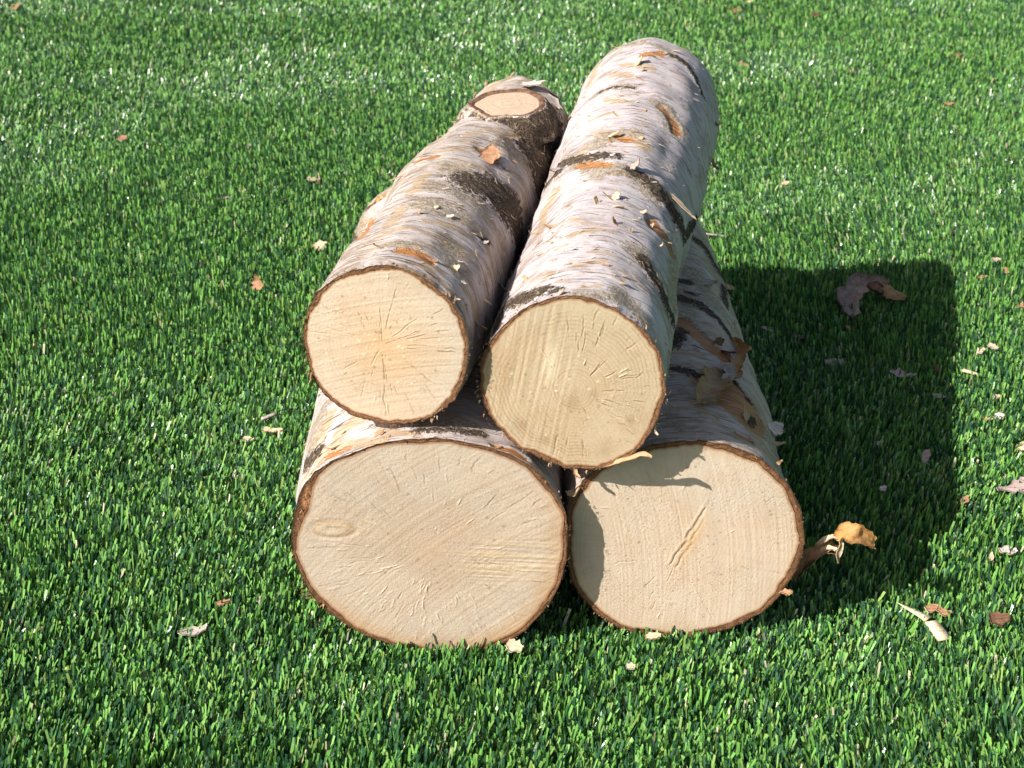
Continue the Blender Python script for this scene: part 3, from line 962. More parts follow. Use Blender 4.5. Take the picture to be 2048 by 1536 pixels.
fl('UL', 855, 512, .014, .006, -15, ('tan', 'orange'), lift=.12, curl=.4, seed=52)
fl('UL', 770, 495, .014, .007, 185, ('grey', 'tan'), lift=.3, curl=.6, seed=53)
fl('UL', 1000, 560, .014, .010, -50, ('white', 'grey'), lift=.5, curl=.9, seed=54, label='white paper curl in the gap between logs')
fl('UL', 955, 640, .016, .012, -40, ('white', 'tan'), lift=.6, curl=1.3, seed=55)
fl('UL', 1000, 330, .012, .004, -10, ('tan', 'brown'), lift=.3, curl=.5, seed=56)
fl('UL', 1035, 165, .030, .022, -15, ('white', 'grey'), lift=.02, curl=.25, seed=57, label='white plate of bark behind the branch stub')
fl('UL', 1060, 175, .044, .024, -30, ('grey', 'brown'), lift=.02, curl=-.15, seed=58, taper=(.8, 1, .25), label='grey tongue of bark jutting out past the branch stub')
fl('UL', 1015, 150, .020, .010, 0, ('orange', 'tan'), lift=.3, curl=.7, seed=59)
fl('UL', 1050, 148, .014, .006, 60, ('orange', 'tan'), lift=.7, curl=.5, seed=60)
fl('UL', 1075, 155, .016, .008, 20, ('orange', 'cream'), lift=.4, curl=.5, seed=61)
fl('UL', 985, 158, .012, .006, 120, ('orange', 'tan'), lift=.6, curl=.5, seed=62)
fl('UL', 700, 545, .022, .012, 10, ('cream', 'tan'), lift=.5, curl=-.7, seed=63, label='pale shaving lying along the rim')
fl('UL', 715, 542, .018, .013, -75, ('cream', 'orange'), lift=.6, curl=-.6, seed=64, label='curled pink shaving on the rim')
fl('UL', 680, 552, .010, .010, 150, ('cream', 'tan'), lift=.5, curl=.8, seed=65)
fl('UL', 620, 735, .010, .003, 200, ('tan', 'orange'), lift=.9, curl=.3, seed=66)
fl('UL', 622, 745, .012, .0025, 225, ('cream', 'tan'), lift=.8, curl=.2, seed=67)
# lower right log
fl('LR', 1500, 845, .014, .011, 130, ('tan', 'cream'), lift=.4, curl=.8, seed=74)
fl('LR', 1432, 690, .010, .008, 60, ('brown', 'tan'), lift=.9, curl=.8, seed=75)
fl('LR', 1450, 700, .012, .012, -60, ('tan', 'brown'), lift=.4, curl=.6, seed=76)
fl('LR', 1372, 575, .022, .014, -60, ('grey', 'tan'), lift=.2, curl=.4, seed=77, taper=(1, .8, .1))
fl('LR', 1395, 560, .020, .012, 10, ('grey', 'tan'), lift=.2, curl=.6, seed=78)
fl('LR', 1536, 850, .020, .012, 30, ('white', 'tan'), lift=.4, curl=.6, seed=79)
fl('LR', 1542, 862, .020, .012, 60, ('white', 'grey'), lift=.5, curl=1.0, seed=80, label='white curled scrap off the right flank')
fl('LR', 1548, 885, .015, .004, 40, ('tan', 'cream'), lift=.4, curl=1.2, seed=81)
fl('LR', 1560, 925, .012, .003, 60, ('tan', 'orange'), lift=.3, curl=.9, seed=82)
fl('LR', 1452, 570, .012, .008, 30, ('tan', 'cream'), lift=.6, curl=.5, seed=83)
fl('LR', 1490, 700, .012, .006, 60, ('amber', 'tan'), lift=.8, curl=.4, seed=84)
fl('LR', 1156, 972, .012, .012, 190, ('cream', 'tan'), lift=.3, curl=.9, seed=85, label='cream bark lip at the upper left of the cut')
# lower left log
fl('LL', 720, 888, .026, .008, 175, ('orange', 'cream'), lift=.05, curl=.3, seed=91)
fl('LL', 690, 880, .022, .007, 185, ('cream', 'orange'), lift=.15, curl=.4, seed=92)
fl('LL', 740, 878, .018, .006, 5, ('orange', 'cream'), lift=.1, curl=.4, seed=93)
fl('LL', 645, 925, .018, .012, 190, ('tan', 'brown'), lift=.1, curl=.3, seed=94)
fl('LL', 755, 405, .010, .010, 60, ('amber', 'tan'), lift=.7, curl=.9, seed=95)
fl('LL', 765, 398, .012, .008, 120, ('tan', 'orange'), lift=.6, curl=.9, seed=96)
fl('LL', 705, 470, .012, .008, 180, ('cream', 'tan'), lift=.4, curl=.6, seed=97)
fl('LL', 690, 500, .010, .007, 160, ('cream', 'tan'), lift=.5, curl=.9, seed=98)
fl('LL', 985, 892, .010, .006, 10, ('orange', 'tan'), lift=.3, curl=.6, seed=99)
fl('LL', 968, 895, .0165, .0022, -112, ('orange', 'cream'), lift=.5, curl=-.8, seed=100, label='orange fibre hanging over the cut')
fl('LL', 1090, 945, .010, .004, -20, ('white', 'cream'), lift=.3, curl=.3, seed=101)
fl('LL', 1105, 962, .006, .004, -20, ('white', 'cream'), lift=.4, curl=.3, seed=102)


# strips that hang off the rims
def strip_geo(pts, wd, seed=0, roll=0.0, thick=.0007, jag=.75, cup=1.0, m=7):
    """a ribbon along a list of world points (x, y, z), width profile wd"""
    pts = np.array(pts, float)
    n = 28
    u = np.linspace(0, len(pts) - 1, n)
    i = np.clip(u.astype(int), 0, len(pts) - 2)
    f = (u - i)[:, None]
    pm = pts[np.maximum(i - 1, 0)]; p0 = pts[i]; p1 = pts[i + 1]; p2 = pts[np.minimum(i + 2, len(pts) - 1)]
    c = .5 * ((2 * p0) + (-pm + p1) * f + (2 * pm - 5 * p0 + 4 * p1 - p2) * f ** 2 + (-pm + 3 * p0 - 3 * p1 + p2) * f ** 3)
    w = np.interp(np.linspace(0, 1, n), np.linspace(0, 1, len(wd)), wd)
    tan = np.gradient(c, axis=0)
    tan /= np.linalg.norm(tan, axis=1)[:, None]
    V, N = [], []
    for a in range(n):
        ref = np.array([0, -math.sin(.6), math.cos(.6)])
        s_ = np.cross(tan[a], ref); s_ /= np.linalg.norm(s_)
        nn = np.cross(s_, tan[a])
        r_ = roll * a / n
        s2 = s_ * math.cos(r_) + nn * math.sin(r_)
        n2 = np.cross(s2, tan[a])
        for j in range(m):
            q = j / (m - 1) - .5
            jit = 1 + jag * (vn(a * .45, 3 if j < 3 else 8, seed, seed) - .5) + .25 * (vn(a * 1.3, j, seed, seed + 2) - .5)
            V.append(c[a] + tan[a] * (w[a] * .35 * (vn(j * .8, seed, a / n > .5, seed + 9) - .5) * (abs(2 * a / (n - 1) - 1) ** 3)) + s2 * q * w[a] * jit + n2 * (w[a] * (cup * q * q + .22 * (vn(a * .4, j * .8, 0, seed + 5) - .5))))
            N.append(n2)
    V, N = np.array(V), np.array(N)
    nv = len(V)
    fq = grid_faces(n, m, False)
    border = [j for j in range(m)] + [i_ * m + m - 1 for i_ in range(1, n)] + [(n - 1) * m + j for j in range(m - 2, -1, -1)] + [i_ * m for i_ in range(n - 2, 0, -1)]
    bq = [(border[x], border[x] + nv, border[(x + 1) % len(border)] + nv, border[(x + 1) % len(border)]) for x in range(len(border))]
    F_ = np.concatenate([fq[:, ::-1], fq + nv, np.array(bq)])
    mi = np.concatenate([np.zeros(len(fq), int), np.ones(len(fq), int), np.ones(len(bq), int)])
    return np.concatenate([V, V - N * thick]), F_, mi


def strip(k, pts, wd, mats, label=None, name='bark_strip', seed=0, roll=0.0, thick=.0007, jag=.75):
    V, F_, mi = strip_geo(pts, wd, seed, roll, thick, jag)
    o = link(name, mesh_np(name, V - LOG[k]['base'], F_, [P[mats[0]], P[mats[1]]], mat_idx=mi), ROOT[k])
    if label: o['label'] = label
    return o


def ty(x, y, Y):
    d = ray(x, y)
    return CAM + d * (Y / d[1])


# the torn strip on the right of the lower right log, ending in an amber flap
YS = .79
strip('LR', [ty(1583, 1152, YS), ty(1608, 1120, YS - .002), ty(1640, 1098, YS - .006), ty(1662, 1092, YS - .008), ty(1682, 1100, YS - .006)],
      [.008, .008, .006, .0045, .003], ('orange', 'tan'), 'twisted brown bark strip sticking out to the right', seed=3, roll=-.9)
strip('LR', [ty(1588, 1158, YS), ty(1615, 1130, YS - .004), ty(1650, 1105, YS - .008), ty(1672, 1108, YS - .008)],
      [.003, .0045, .003, .001], ('brown', 'orange'), None, seed=14, roll=.6)
strip('LR', [ty(1618, 1112, YS), ty(1645, 1082, YS - .008), ty(1668, 1074, YS - .01), ty(1682, 1088, YS - .012), ty(1676, 1112, YS - .014), ty(1677, 1124, YS - .014)],
      [.003, .0035, .003, .0035, .003, .002], ('cream', 'tan'), None, seed=4, roll=.8)
strip('LR', [ty(1630, 1108, YS - .004), ty(1655, 1096, YS - .010), ty(1674, 1100, YS - .013)], [.002, .003, .002], ('cream', 'cream'), None, seed=15, roll=.3)
strip('LR', [ty(1672, 1078, YS - .01), ty(1690, 1064, YS - .014), ty(1716, 1072, YS - .018), ty(1748, 1086, YS - .014)],
      [.0025, .0105, .0125, .006], ('amber', 'amber'), 'amber paper flap at the end of the torn strip', name='bark_flap', seed=6, roll=-.3, jag=.35)
strip('LR', [ty(1562, 1180, .772), ty(1575, 1186, .768), ty(1583, 1184, .765)], [.005, .004, .002], ('orange', 'tan'), None, seed=7)
def sp(x, y, off):
    q = surf_points('LR', [(x, y)])[0]
    w = CAM - q
    return q + w / np.linalg.norm(w) * off


strip('LR', [sp(1450, 748, .004), sp(1432, 762, .010), sp(1412, 784, .012), sp(1398, 804, .009)], [.009, .0165, .017, .007], ('bronze', 'tan'),
      'tan flap of paper bark hanging over the shaded bark', name='bark_curl', seed=21, roll=.25)
strip('LR', [sp(1456, 756, .006), sp(1468, 742, .012), sp(1478, 722, .016), sp(1484, 700, .018), sp(1486, 665, .018)], [.009, .011, .010, .009, .004],
      ('amber', 'brown'), 'twisted amber strip standing off the right flank', name='bark_curl', seed=22, roll=1.0)
strip('LR', [sp(1440, 740, .006), sp(1456, 738, .014), sp(1458, 752, .016), sp(1446, 758, .012)], [.005, .008, .008, .004], ('grey', 'white'), None, name='bark_curl', seed=23)
# fibre dangling under the upper right log, over the cut of the lower right one
strip('UR', [ty(1190, 936, .760), ty(1225, 926, .757), ty(1262, 915, .753), ty(1290, 909, .750), ty(1303, 915, .748)],
      [.0035, .003, .0025, .003, .0015], ('tan', 'brown'), 'thin tan fibre trailing below the cut', seed=8)
strip('UR', [ty(1312, 852, .757), ty(1310, 862, .755), ty(1316, 870, .753)], [.0014, .0012, .001], ('cream', 'tan'), None, seed=9)
strip('UR', [ty(1150, 936, .762), ty(1152, 948, .760), ty(1160, 955, .758)], [.003, .002, .001], ('tan', 'brown'), None, seed=10)


# fringe of loose fibres round each cut: too fine to pick apart
def fringe(k, count, seed):
    L = LOG[k]
    r = random.Random(seed)
    V, F_, mi = [], [], []
    for i in range(count):
        a = r.uniform(0, 2 * math.pi)
        j = int((a + math.pi / 2) / (2 * math.pi) * K) % K
        R_ = L['Rw'][j] + r.uniform(.0015, .0042)
        d = math.cos(TH[j]) * L['e1'] + math.sin(TH[j]) * L['e2']
        tg = -math.sin(TH[j]) * L['e1'] + math.cos(TH[j]) * L['e2']
        p = L['C'] + d * R_ - L['n'] * r.uniform(-.001, .0006)
        g = (d * r.uniform(.2, 1) + tg * r.uniform(-1, 1) - L['n'] * r.uniform(-.3, .8))
        g /= np.linalg.norm(g)
        ln_ = r.uniform(.0007, .0028) * (1.8 if r.random() < .08 else 1)
        w = np.cross(g, np.array([.3, .5, .8])); w /= np.linalg.norm(w)
        wd = r.uniform(.0002, .0007)
        b = len(V)
        V += [p - w * wd, p + w * wd, p + g * ln_ * .6 + w * wd * .8, p + g * ln_ * .6 - w * wd * .8]
        V += [p + g * ln_ + tg * .0006 + w * wd * .2, p + g * ln_ + tg * .0006 - w * wd * .3]
        F_ += [(b, b + 1, b + 2, b + 3), (b + 3, b + 2, b + 4, b + 5)]
        q = r.choice([0, 0, 1, 1, 2])
        mi += [q, q]
    me = mesh_np('bark_fringe', np.array(V) - L['base'], F_, [P['tan'], P['orange'], P['cream']], mat_idx=mi)
    o = link('bark_fringe', me, ROOT[k])
    o['kind'] = 'stuff'


fringe('LL', 200, 1); fringe('LR', 200, 2); fringe('UR', 200, 3); fringe('UL', 190, 4)


# small scales of bark lifting all over the logs: one mass per log
def scales(k, count, seed):
    L = LOG[k]
    r = random.Random(seed)
    Vs, Fs, Ms, b = [], [], [], 0
    ax = np.array(L['far']) - L['C']; ln_ = np.linalg.norm(ax); ax /= ln_
    for i in range(count):
        a = r.uniform(-.5, math.pi + .5)
        t = r.uniform(.01, .99)
        c = L['C'] + ax * ln_ * t
        d = math.cos(a) * L['e1'] + math.sin(a) * L['e2']
        h = BVH[k].ray_cast(Vector(c + d * .15), Vector(-d))
        if h[0] is None: continue
        p = np.array(h[0])
        circ = -math.sin(a) * L['e1'] + math.cos(a) * L['e2']
        sg = r.choice((-1, 1))
        wob = r.uniform(-.35, .35)
        big = r.random() < .15
        V, F_, mi = peel_geo(Ln=r.uniform(.002, .007) * (1.4 if big else 1), Wd=r.uniform(.0006, .0020) * (1.6 if big else 1), lift=r.uniform(.0, .15), curl=r.uniform(.1, .8),
                             jag=.4, seed=seed * 1000 + i, n=4, m=3, thick=.0002, taper=(1, .9, .3))
        V = V @ frame(circ * sg + ax * wob, d).T + p - d * .0003
        Vs.append(V); Fs.append(F_ + b); b += len(V)
        q = r.choice([0, 0, 1, 1, 1, 2])
        Ms.append(np.full(len(F_), q))
    me = mesh_np('bark_scale', np.concatenate(Vs) - L['base'], np.concatenate(Fs), [P['cream'], P['tan'], P['white']], mat_idx=np.concatenate(Ms))
    o = link('bark_scale', me, ROOT[k])
    o['kind'] = 'stuff'


scales('UR', 480, 1); scales('UL', 460, 2); scales('LR', 280, 3); scales('LL', 220, 4)


# sawn branch stub on the upper left log
def stub():
    k = 'UL'
    p = surf_points(k, [(1010, 216)])[0]
    nn = np.array([-.04, -.14, 1.0]); nn /= np.linalg.norm(nn)
    B = frame((1, 0, 0), nn)
    top = p + np.array([.0015, 0, .0042])
    n, rows = 64, 9
    th = np.linspace(0, 2 * math.pi, n, endpoint=False)
    wob = 1 + .10 * (vn(np.cos(th) * 2 + 8, np.sin(th) * 2 + 8, 0, 5) - .5) * 2
    V, Cc = [], []
    prof = [(.0345, -.022), (.0338, -.013), (.0322, -.0075), (.0303, -.0040), (.0280, -.0012), (.0262, .0002), (.0246, .0002), (.0226, -.0004), (.0218, -.0010)]
    for i, (r_, z_) in enumerate(prof):
        rr = r_ * wob * (1 + (.16 if i < 5 else .06) * (fbm(np.cos(th) * 9 + 4, np.sin(th) * 9 + 4, i * .5, 9, 3) - .5))
        V.append(top + (np.stack([rr * np.cos(th) * 1.02, rr * np.sin(th) * .9, np.full(n, z_) + .0012 * (vn(np.cos(th) * 9 + 3, np.sin(th) * 9, i, 3) - .5)], 1)) @ B.T)
        z = vn(np.cos(th) * 14 + 30, np.sin(th) * 14 + 30, i * .8, 12)[:, None]
        c = np.array([.075, .058, .045]) if i < 4 else np.array([.12, .08, .058]) if i < 5 else np.array([.29, .165, .11])
        Cc.append(c[None, :] * (.35 + 1.4 * z ** 1.5))
    VV = np.concatenate(V)
    lcs = (VV - top) @ B
    mk_ = np.zeros((rows * n, 4))
    mk_[:, 0] = np.repeat([.70, .68, .62, .60, .58, 0, 0, 0, 0], n) + .30 * (np.tile(np.cos(th + .5), rows))
    mk_[:, 2] = .55
    bm_ = mat_bark('birch_bark', LOG[k]['tint'], .6, 21, .9)
    mi_ = np.repeat([0 if i_ < 5 else 1 for i_ in range(rows - 1)], n)
    st_ = link('branch_stub', mesh_np('branch_stub', VV - LOG[k]['base'], grid_faces(rows, n), [bm_, M_RIM],
               cols={'col': np.concatenate(Cc), 'mask': mk_}, vecs={'lc': lcs}, mat_idx=mi_), ROOT[k])
    st_['label'] = 'brown collar of a sawn off branch'
    V, Cc = [], []
    rws = 24
    for i in range(rws):
        q = i / (rws - 1)
        rr = .0220 * wob * q
        V.append(top + np.stack([rr * np.cos(th) * 1.02, rr * np.sin(th) * .9, np.full(n, -.0006) - .0004 * q], 1) @ B.T)
        g = vn(q * 16, 0, 0, 77)
        c = np.array([.60, .445, .325]) * (1 - .16 * sstep(.5, .8, g)) * (.94 + .12 * vn(np.cos(th) * 8, np.sin(th) * 8, q * 6, 5)[:, None])
        Cc.append(np.broadcast_to(c, (n, 3)))
    link('cut_wood', mesh_np('cut_wood', np.concatenate(V) - LOG[k]['base'], grid_faces(rws, n), [M_WOOD], cols={'col': np.concatenate(Cc)}), st_)


stub()

# ------------------------------------------------------------------ ground and turf
gm = bpy.data.meshes.new('ground')
gm.from_pydata([(-60, -40, 0), (60, -40, 0), (60, 120, 0), (-60, 120, 0)], [], [(0, 1, 2, 3)])
gm.materials.append(M_BACK)
tag(link('ground', gm), 'dark backing of the artificial lawn', kind='structure')


def log_clear(X, Y):
    """height of the underside of the nearest log above each spot (large where no log is above)"""
    h = np.full(X.shape, 9.0)
    for k in ('LL', 'LR'):
        L = LOG[k]
        far = np.array(L['far'])
        t = (Y - L['C'][1]) / (far[1] - L['C'][1])
        ins = (t > -.002) & (t < 1.005)
        cx = L['C'][0] + (far[0] - L['C'][0]) * t
        cz = L['C'][2] + (far[2] - L['C'][2]) * t
        a = (L['R'].mean() + .001) * (1 - t) + L['fr'][0] * t
        rx = np.interp(t, [0, 1], [(L['R'] * np.abs(np.cos(TH))).max(), L['fr'][0]])
        rz = np.interp(t, [0, 1], [L['C'][2] - .0105, L['fr'][1]])
        u = np.clip(np.abs(X - cx) / rx, 0, 1)
        low = cz - rz * np.sqrt(np.clip(1 - u * u, 0, 1))
        h = np.where(ins & (np.abs(X - cx) < rx), np.minimum(h, low), h)
    return h


def grass(seed, n, region, hscale=1.0):
    rng = np.random.default_rng(seed)
    x0, x1, y0, y1 = region
    X = rng.uniform(x0, x1, n)
    Y = rng.uniform(y0, y1, n)
    return X, Y


def turf():
    rng = np.random.default_rng(7)
    # seen area (with a margin) dense, the rest thinner
    n = 1750000
    Y = rng.uniform(.42, 3.0, n)
    X = rng.uniform(-1.25, 1.25, n)
    half = 1024 / F_PX * (Y * math.cos(PITCH) + CAM_H * math.sin(PITCH))
    seen = (np.abs(X) < half + .04) & (Y > .60) & (Y < 2.58)
    dens = np.where(Y < 1.5, 1.0, np.clip(1.0 - (Y - 1.5) * .55, .45, 1))
    keep = rng.random(n) < np.where(seen, dens, .13)
    X, Y, seen, dens = X[keep], Y[keep], seen[keep], dens[keep]
    fat = np.where(seen, 1 / np.sqrt(dens), 1.9)
    # bundles: blades gather in tufts of a stitched row
    X = X + .0012 * (vn(X * 300, Y * 300, 0, 1) - .5)
    clear = log_clear(X, Y)
    n = len(X)
    H = rng.normal(.0192, .0028, n)
    lowf = fbm(X * 7, Y * 7, 0, 3, 3)
    H *= .88 + .24 * lowf
    H = np.clip(H, .008, .027)
    H = np.minimum(H, clear + .0015)
    ok = H > .004
    X, Y, H, fat = X[ok], Y[ok], H[ok], fat[ok]
    n = len(X)
    face = rng.uniform(0, math.pi, n)
    # lean: a general nap plus wandering swirls plus chance
    la = 1.35 + 3.4 * (fbm(X * 3.5 + 9, Y * 5, 0, 5, 2) - .5) + rng.normal(0, .9, n)
    lm = np.abs(rng.normal(.17, .14, n)) + .28 * sstep(.3, .75, fbm(X * 3 + 2, Y * 7, 0, 6, 2))
    wild = rng.random(n) < .05
    lm = np.where(wild, lm + rng.uniform(.3, .9, n), lm)
    lx, ly = np.cos(la) * np.sin(lm), np.sin(la) * np.sin(lm)
    lz = np.cos(lm)
    Wd = rng.normal(.00142, .00025, n).clip(.0007, .0021) * fat
    wx, wy = np.cos(face) * Wd / 2, np.sin(face) * Wd / 2
    V = np.zeros((n, 2, 2, 3), np.float32)
    for i, t in enumerate((0.0, 1.0)):
        cx, cy, cz = X + lx * H * t, Y + ly * H * t, lz * H * t
        s = (1.0, .86)[i]
        for j, sg in enumerate((-1, 1)):
            V[:, i, j, 0] = cx + sg * wx * s
            V[:, i, j, 1] = cy + sg * wy * s
            V[:, i, j, 2] = cz + (sg * .15 * Wd if i == 1 else 0)
    # colours: two greens, a few olive and straw threads
    pal = np.array([[.136, .335, .062], [.190, .390, .095], [.026, .088, .038], [.042, .125, .048], [.24, .37, .09], [.55, .50, .33]])
    pr = np.array([.31, .18, .26, .17, .068, .012])
    idx = rng.choice(len(pal), n, p=pr)
    c = pal[idx] * rng.uniform(.72, 1.28, n)[:, None]
    c = np.broadcast_to(c[:, None, None, :], (n, 2, 2, 3)).reshape(-1, 3)
    Fq = (np.arange(n) * 4)[:, None] + np.array([[0, 1, 3, 2]])
    me = mesh_np('grass', V.reshape(-1, 3), Fq, [M_GRASS], cols={'col': c})
    o = link('grass', me)
    tag(o, 'short green artificial grass blades covering the ground', 'grass', kind='stuff')
    print('blades', n)


turf()

# ------------------------------------------------------------------ bits lying on the turf
TOP = .0200


def chip(px, py, size, wd, deg, mats, label, cat='bark chip', name='bark_chip', group='bark scraps on the turf', tilt=(0, 0), z=TOP, **kw):
    p = on_z(px, py, z)
    a = math.radians(deg)
    t = (math.cos(a), math.sin(a), tilt[0])
    nn = (-tilt[0] * math.cos(a), -.25 + tilt[1], 1.0)
    kw.setdefault('lift', -.15); kw.setdefault('curl', .35); kw.setdefault('jag', .5)
    size, wd = size * 1.12, wd * 1.12
    V, F_, mi = peel_geo(Ln=size, Wd=wd, thick=kw.pop('thick', .0009), **kw)
    V[:, 0] -= size / 2
    V = V @ frame(t, nn).T
    o = link(name, mesh_np(name, V, F_, [P[mats[0]], P[mats[1]]], mat_idx=mi), None, p)
    return tag(o, label, cat, group)


def splinter(px, py, ln_, w, h, deg, label, tilt=.1, seed=0, point=0.1, mat='splinter', cat='wood splinter', name='wood_splinter', group='pale wood splinters on the turf'):
    r = random.Random(seed)
    p = on_z(px, py, TOP)
    n = 7
    V = []
    for i in range(n):
        q = i / (n - 1)
        sc = r.uniform(.92, 1.06) * (1 - q * point)
        x = (q - .5) * ln_
        for sy, sz in ((-1, -1), (1, -1), (1, 1), (-1, 1)):
            V.append((x + r.uniform(-.02, .02) * ln_ + (sy * .12 * w if i in (0, n - 1) else 0), sy * w / 2 * sc + r.uniform(-.04, .04) * w, sz * h / 2 * sc + .02 * ln_ * math.sin(q * 3 + seed)))
    F_ = []
    for i in range(n - 1):
        for j in range(4):
            a, b = i * 4 + j, i * 4 + (j + 1) % 4
            F_.append((a, b, b + 4, a + 4))
    F_ += [(3, 2, 1, 0), tuple((n - 1) * 4 + j for j in range(4))]
    a = math.radians(deg)
    V = np.array(V) @ frame((math.cos(a), math.sin(a), tilt), (0, -.3, 1)).T
    o = link(name, mesh_np(name, V, F_, [P[mat]], smooth=False), None, p)
    return tag(o, label, cat, group)


# the large curled piece in the shade
p = on_z(1740, 595, .026)
big = bpy.data.objects.new('curled_bark', None)
COL.objects.link(big)
big.location = p
tag(big, 'large curled slab of brown bark lying in the shadow right of the logs', 'bark')
V, F_, mi = strip_geo([on_z(1706, 634, .021), on_z(1694, 606, .023), on_z(1706, 580, .031), on_z(1738, 566, .038), on_z(1770, 574, .034)],
                      [.013, .022, .025, .018, .011], 31, -.55, .0016, .5, cup=1.5, m=11)
link('bark_slab', mesh_np('bark_slab', V - p, F_, [P['umber'], P['brown']], mat_idx=mi), big)
V, F_, mi = strip_geo([on_z(1756, 566, .038), on_z(1774, 574, .037), on_z(1793, 583, .033), on_z(1813, 592, .028)], [.010, .013, .0115, .006], 33, .2, .0014, .3, cup=-1.8, m=11)
o = link('bark_roll', mesh_np('bark_roll', V - p, F_, [P['bronze'], P['brown']], mat_idx=mi), big)
o['label'] = 'rolled tan end'
V, F_, mi = strip_geo([on_z(1738, 560, .036), on_z(1756, 568, .041), on_z(1770, 584, .030)], [.010, .012, .007], 35, .5, .0014, .6, cup=-1.2)
link('bark_fold', mesh_np('bark_fold', V - p, F_, [P['brown'], P['dark']], mat_idx=mi), big)

chip(1670, 721, .015, .008, 5, ('grey', 'mauve'), 'flat grey flake in the shade, below the big curled slab', seed=201)
chip(1795, 746, .011, .009, -20, ('mauve', 'brown'), 'pinkish pointed flake in the shadow, left one of a close pair', seed=202, taper=(.2, 1, .7))
chip(1823, 748, .009, .005, 10, ('grey', 'mauve'), 'greyish flake in the shadow, right one of a close pair', seed=203)
chip(1874, 735, .005, .007, 60, ('brown', 'orange'), 'dark red crumb just inside the right edge of the shadow', seed=204)
splinter(1941, 745, .013, .0026, .0022, -25, 'thin tan stick of wood just outside the right edge of the shadow', seed=1)
chip(1964, 700, .007, .004, 60, ('cream', 'white'), 'cream sliver beside the right edge of the shadow, left of two', seed=205)
chip(1986, 692, .008, .005, -50, ('cream', 'white'), 'cream sliver right of the shadow, the right hand of two', seed=206)
chip(1995, 517, .009, .005, 5, ('cream', 'white'), 'pale flake right of the far corner of the shadow', seed=207)
chip(2012, 540, .008, .0045, -70, ('orange', 'tan'), 'orange flake beyond the far right corner of the shadow', seed=208)
chip(1965, 552, .008, .004, 10, ('tan', 'brown'), 'dull tan scrap close to the far corner of the shadow', seed=209)
chip(2044, 611, .008, .005, 0, ('orange', 'tan'), 'orange flake cut by the right edge of the picture', seed=210)
chip(1998, 833, .007, .006, 30, ('white', 'cream'), 'whitish crumpled flake at right, level with the middle of the shadow', seed=211, curl=1.2)
chip(1975, 837, .008, .003, 0, ('tan', 'brown'), 'thin brown shred left of the whitish crumpled flake', seed=212)
chip(1993, 792, .005, .004, 10, ('cream', 'white'), 'tiny cream crumb above the whitish crumpled flake', seed=213)
chip(2024, 972, .020, .009, 8, ('mauve', 'grey'), 'pale pink bark piece at the right picture edge', seed=214, jag=.7, taper=(.3, .8, 1.1))
chip(2045, 892, .008, .006, 30, ('cream', 'tan'), 'cream scrap at the right picture edge above the pale pink piece', seed=215)
chip(1930, 998, .0095, .0045, 55, ('orange', 'tan'), 'rusty orange leaf shaped flake at the near right edge of the shadow', seed=216, taper=(.3, 1, .4))
chip(2017, 1098, .011, .006, 5, ('white', 'cream'), 'white angular flake at the far right, below the pale pink piece', seed=217)
chip(1983, 1113, .008, .0025, 80, ('cream', 'tan'), 'narrow upright straw shred left of the white angular flake', seed=218)
chip(1851, 915, .011, .006, 75, ('mauve', 'grey'), 'grey crescent flake standing in the deep shadow', seed=219, curl=.9)
chip(1767, 976, .005, .004, 40, ('white', 'grey'), 'tiny bluish white flake in the middle of the shadow', seed=220)
chip(1878, 790, .009, .004, -25, ('mauve', 'brown'), 'dull pink shred in the shadow near its right edge', seed=221)
chip(1760, 884, .006, .004, 40, ('grey', 'white'), 'small grey crumb low in the shadow beside the lower right log', seed=222)
chip(1600, 672, .012, .003, -30, ('brown', 'orange'), 'thin brown shred in the shadow close to the log', seed=223)
chip(1535, 658, .010, .004, -40, ('mauve', 'brown'), 'dark shred in the shadow touching the log flank', seed=224)
chip(1697, 655, .006, .004, -60, ('orange', 'brown'), 'rusty crumb in the shadow under the big curled slab', seed=225)
splinter(1826, 1222, .021, .0050, .0016, 140, 'long white pointed splinter below the shadow at right', seed=2, tilt=.1, point=.85)
splinter(1876, 1262, .0150, .0085, .0022, -68, 'thick white square cut splinter at lower right', seed=3, tilt=-.3)
chip(1866, 1216, .008, .005, 15, ('orange', 'cream'), 'peach flake beside the splinters, left half of a pair', seed=226)
chip(1888, 1222, .008, .005, -30, ('orange', 'tan'), 'peach flake beside the splinters, right half of a pair', seed=227)
chip(2000, 1236, .011, .0095, 0, ('brown', 'brown'), 'round dark brown bark piece in the lower right corner', seed=228, jag=.3, curl=.8)
chip(640, 491, .011, .012, 60, ('cream', 'tan'), 'cream crumpled flake on the lit turf left of the logs', seed=229, curl=.9, jag=.6)
chip(515, 570, .012, .009, 80, ('orange', 'brown'), 'brown curled scrap standing up on the turf far left of the logs', seed=230, lift=.6, curl=1.0, z=.024, jag=.6)
chip(451, 394, .011, .004, 0, ('mauve', 'brown'), 'flat brown sliver on the turf at upper left', seed=231)
chip(545, 858, .0135, .0042, -5, ('cream', 'tan'), 'pale flat strip on the turf left of the lower left log', seed=232)
chip(497, 876, .0075, .005, -20, ('cream', 'white'), 'small notched cream flake left of the pale flat strip', seed=233)
splinter(537, 833, .012, .0024, .002, 28, 'dark grey twig just above the pale flat strip', seed=4, mat='grey', cat='twig', name='twig', group='twigs on the turf')
chip(386, 1258, .0165, .0065, 12, ('grey', 'cream'), 'pale grey leaf shaped flake at lower left', seed=234, taper=(.25, .9, .8))
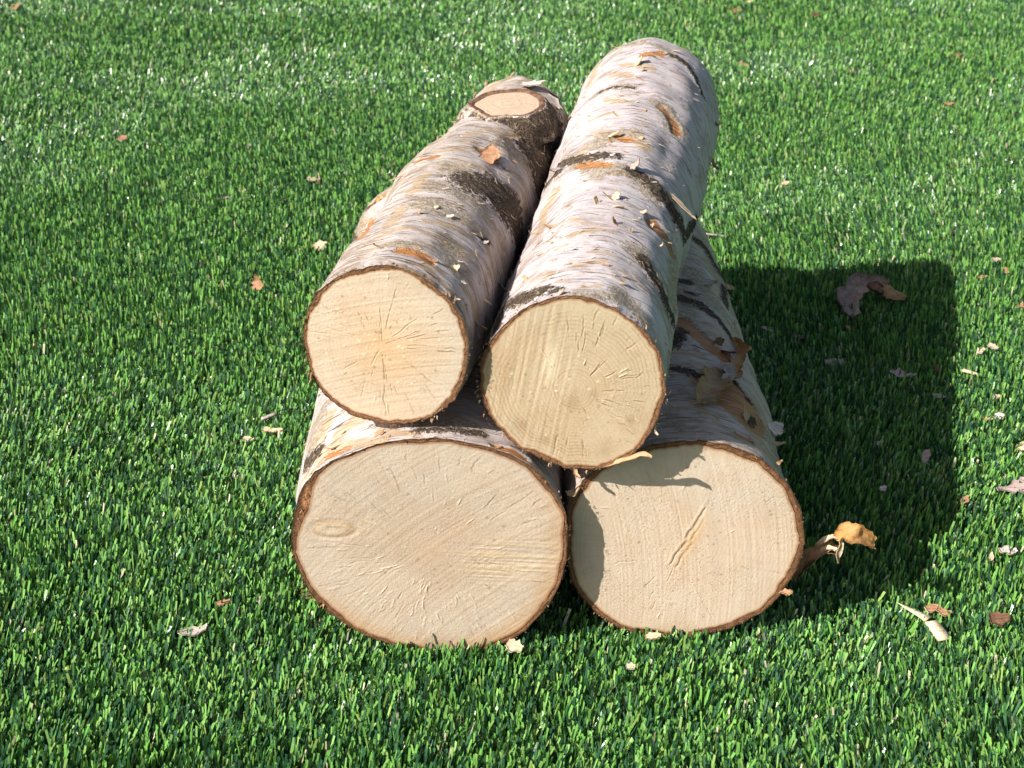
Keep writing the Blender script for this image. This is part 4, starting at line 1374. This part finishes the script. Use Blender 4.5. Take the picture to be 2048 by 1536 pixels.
chip(446, 1203, .0085, .0035, 22, ('orange', 'mauve'), 'small rusty shred at lower left, above the pale grey flake', seed=235)
chip(1030, 1290, .0095, .008, -30, ('cream', 'splinter'), 'cream torn scrap at the foot of the two lower logs', seed=236, jag=.35, z=.024)
chip(1306, 1271, .0085, .005, 10, ('cream', 'tan'), 'tan crumb in the grass under the lower right log', seed=237, z=.024)
chip(622, 1192, .013, .006, -35, ('olive', 'olive'), 'olive dry leaf tucked under the left side of the lower left log', cat='leaf', name='dry_leaf', group='leaves on the turf', seed=238)
chip(1470, 21, .019, .009, 5, ('orange', 'tan'), 'orange flake near the top edge behind the logs, biggest of its row', seed=239)
chip(1497, 3, .016, .008, 30, ('cream', 'white'), 'cream flake cut by the top edge of the picture', seed=240)
chip(1630, 27, .013, .009, -50, ('brown', 'orange'), 'brown flake near the top edge right of the orange one', seed=241)
chip(1487, 127, .013, .005, -30, ('orange', 'tan'), 'thin orange shred right of the far end of the top log', seed=242)
chip(1704, 139, .013, .006, 0, ('brown', 'tan'), 'dark tan shred on the far turf at upper right', seed=243)
chip(1898, 206, .012, .006, 0, ('orange', 'brown'), 'orange brown shred on the far turf near the right edge', seed=244)
chip(1913, 109, .013, .008, 20, ('brown', 'brown'), 'dark brown scrap on the far turf, top right', seed=245)
chip(30, 12, .014, .012, 60, ('orange', 'tan'), 'orange flake in the top left corner of the turf', seed=246)
chip(245, 275, .009, .009, 70, ('orange', 'cream'), 'pinkish orange crumb on the turf at upper left', seed=247)
chip(626, 356, .012, .005, 0, ('cream', 'white'), 'pale shred on the turf left of the upper left log', seed=248)
chip(636, 363, .009, .003, 80, ('brown', 'tan'), 'thin brown shred hooked to the pale shred at left', seed=249)
chip(1570, 365, .009, .005, 20, ('cream', 'tan'), 'small tan flake on the lit turf right of the top log', seed=250)
chip(1262, 1332, .005, .004, 0, ('cream', 'white'), 'tiny cream crumb in the near grass below the lower right log', seed=251)
splinter(1430, 470, .020, .0018, .0016, -18, 'thin grey twig poking out behind the lower right log', seed=5, mat='grey', cat='twig', name='twig', group='twigs on the turf', tilt=.2)
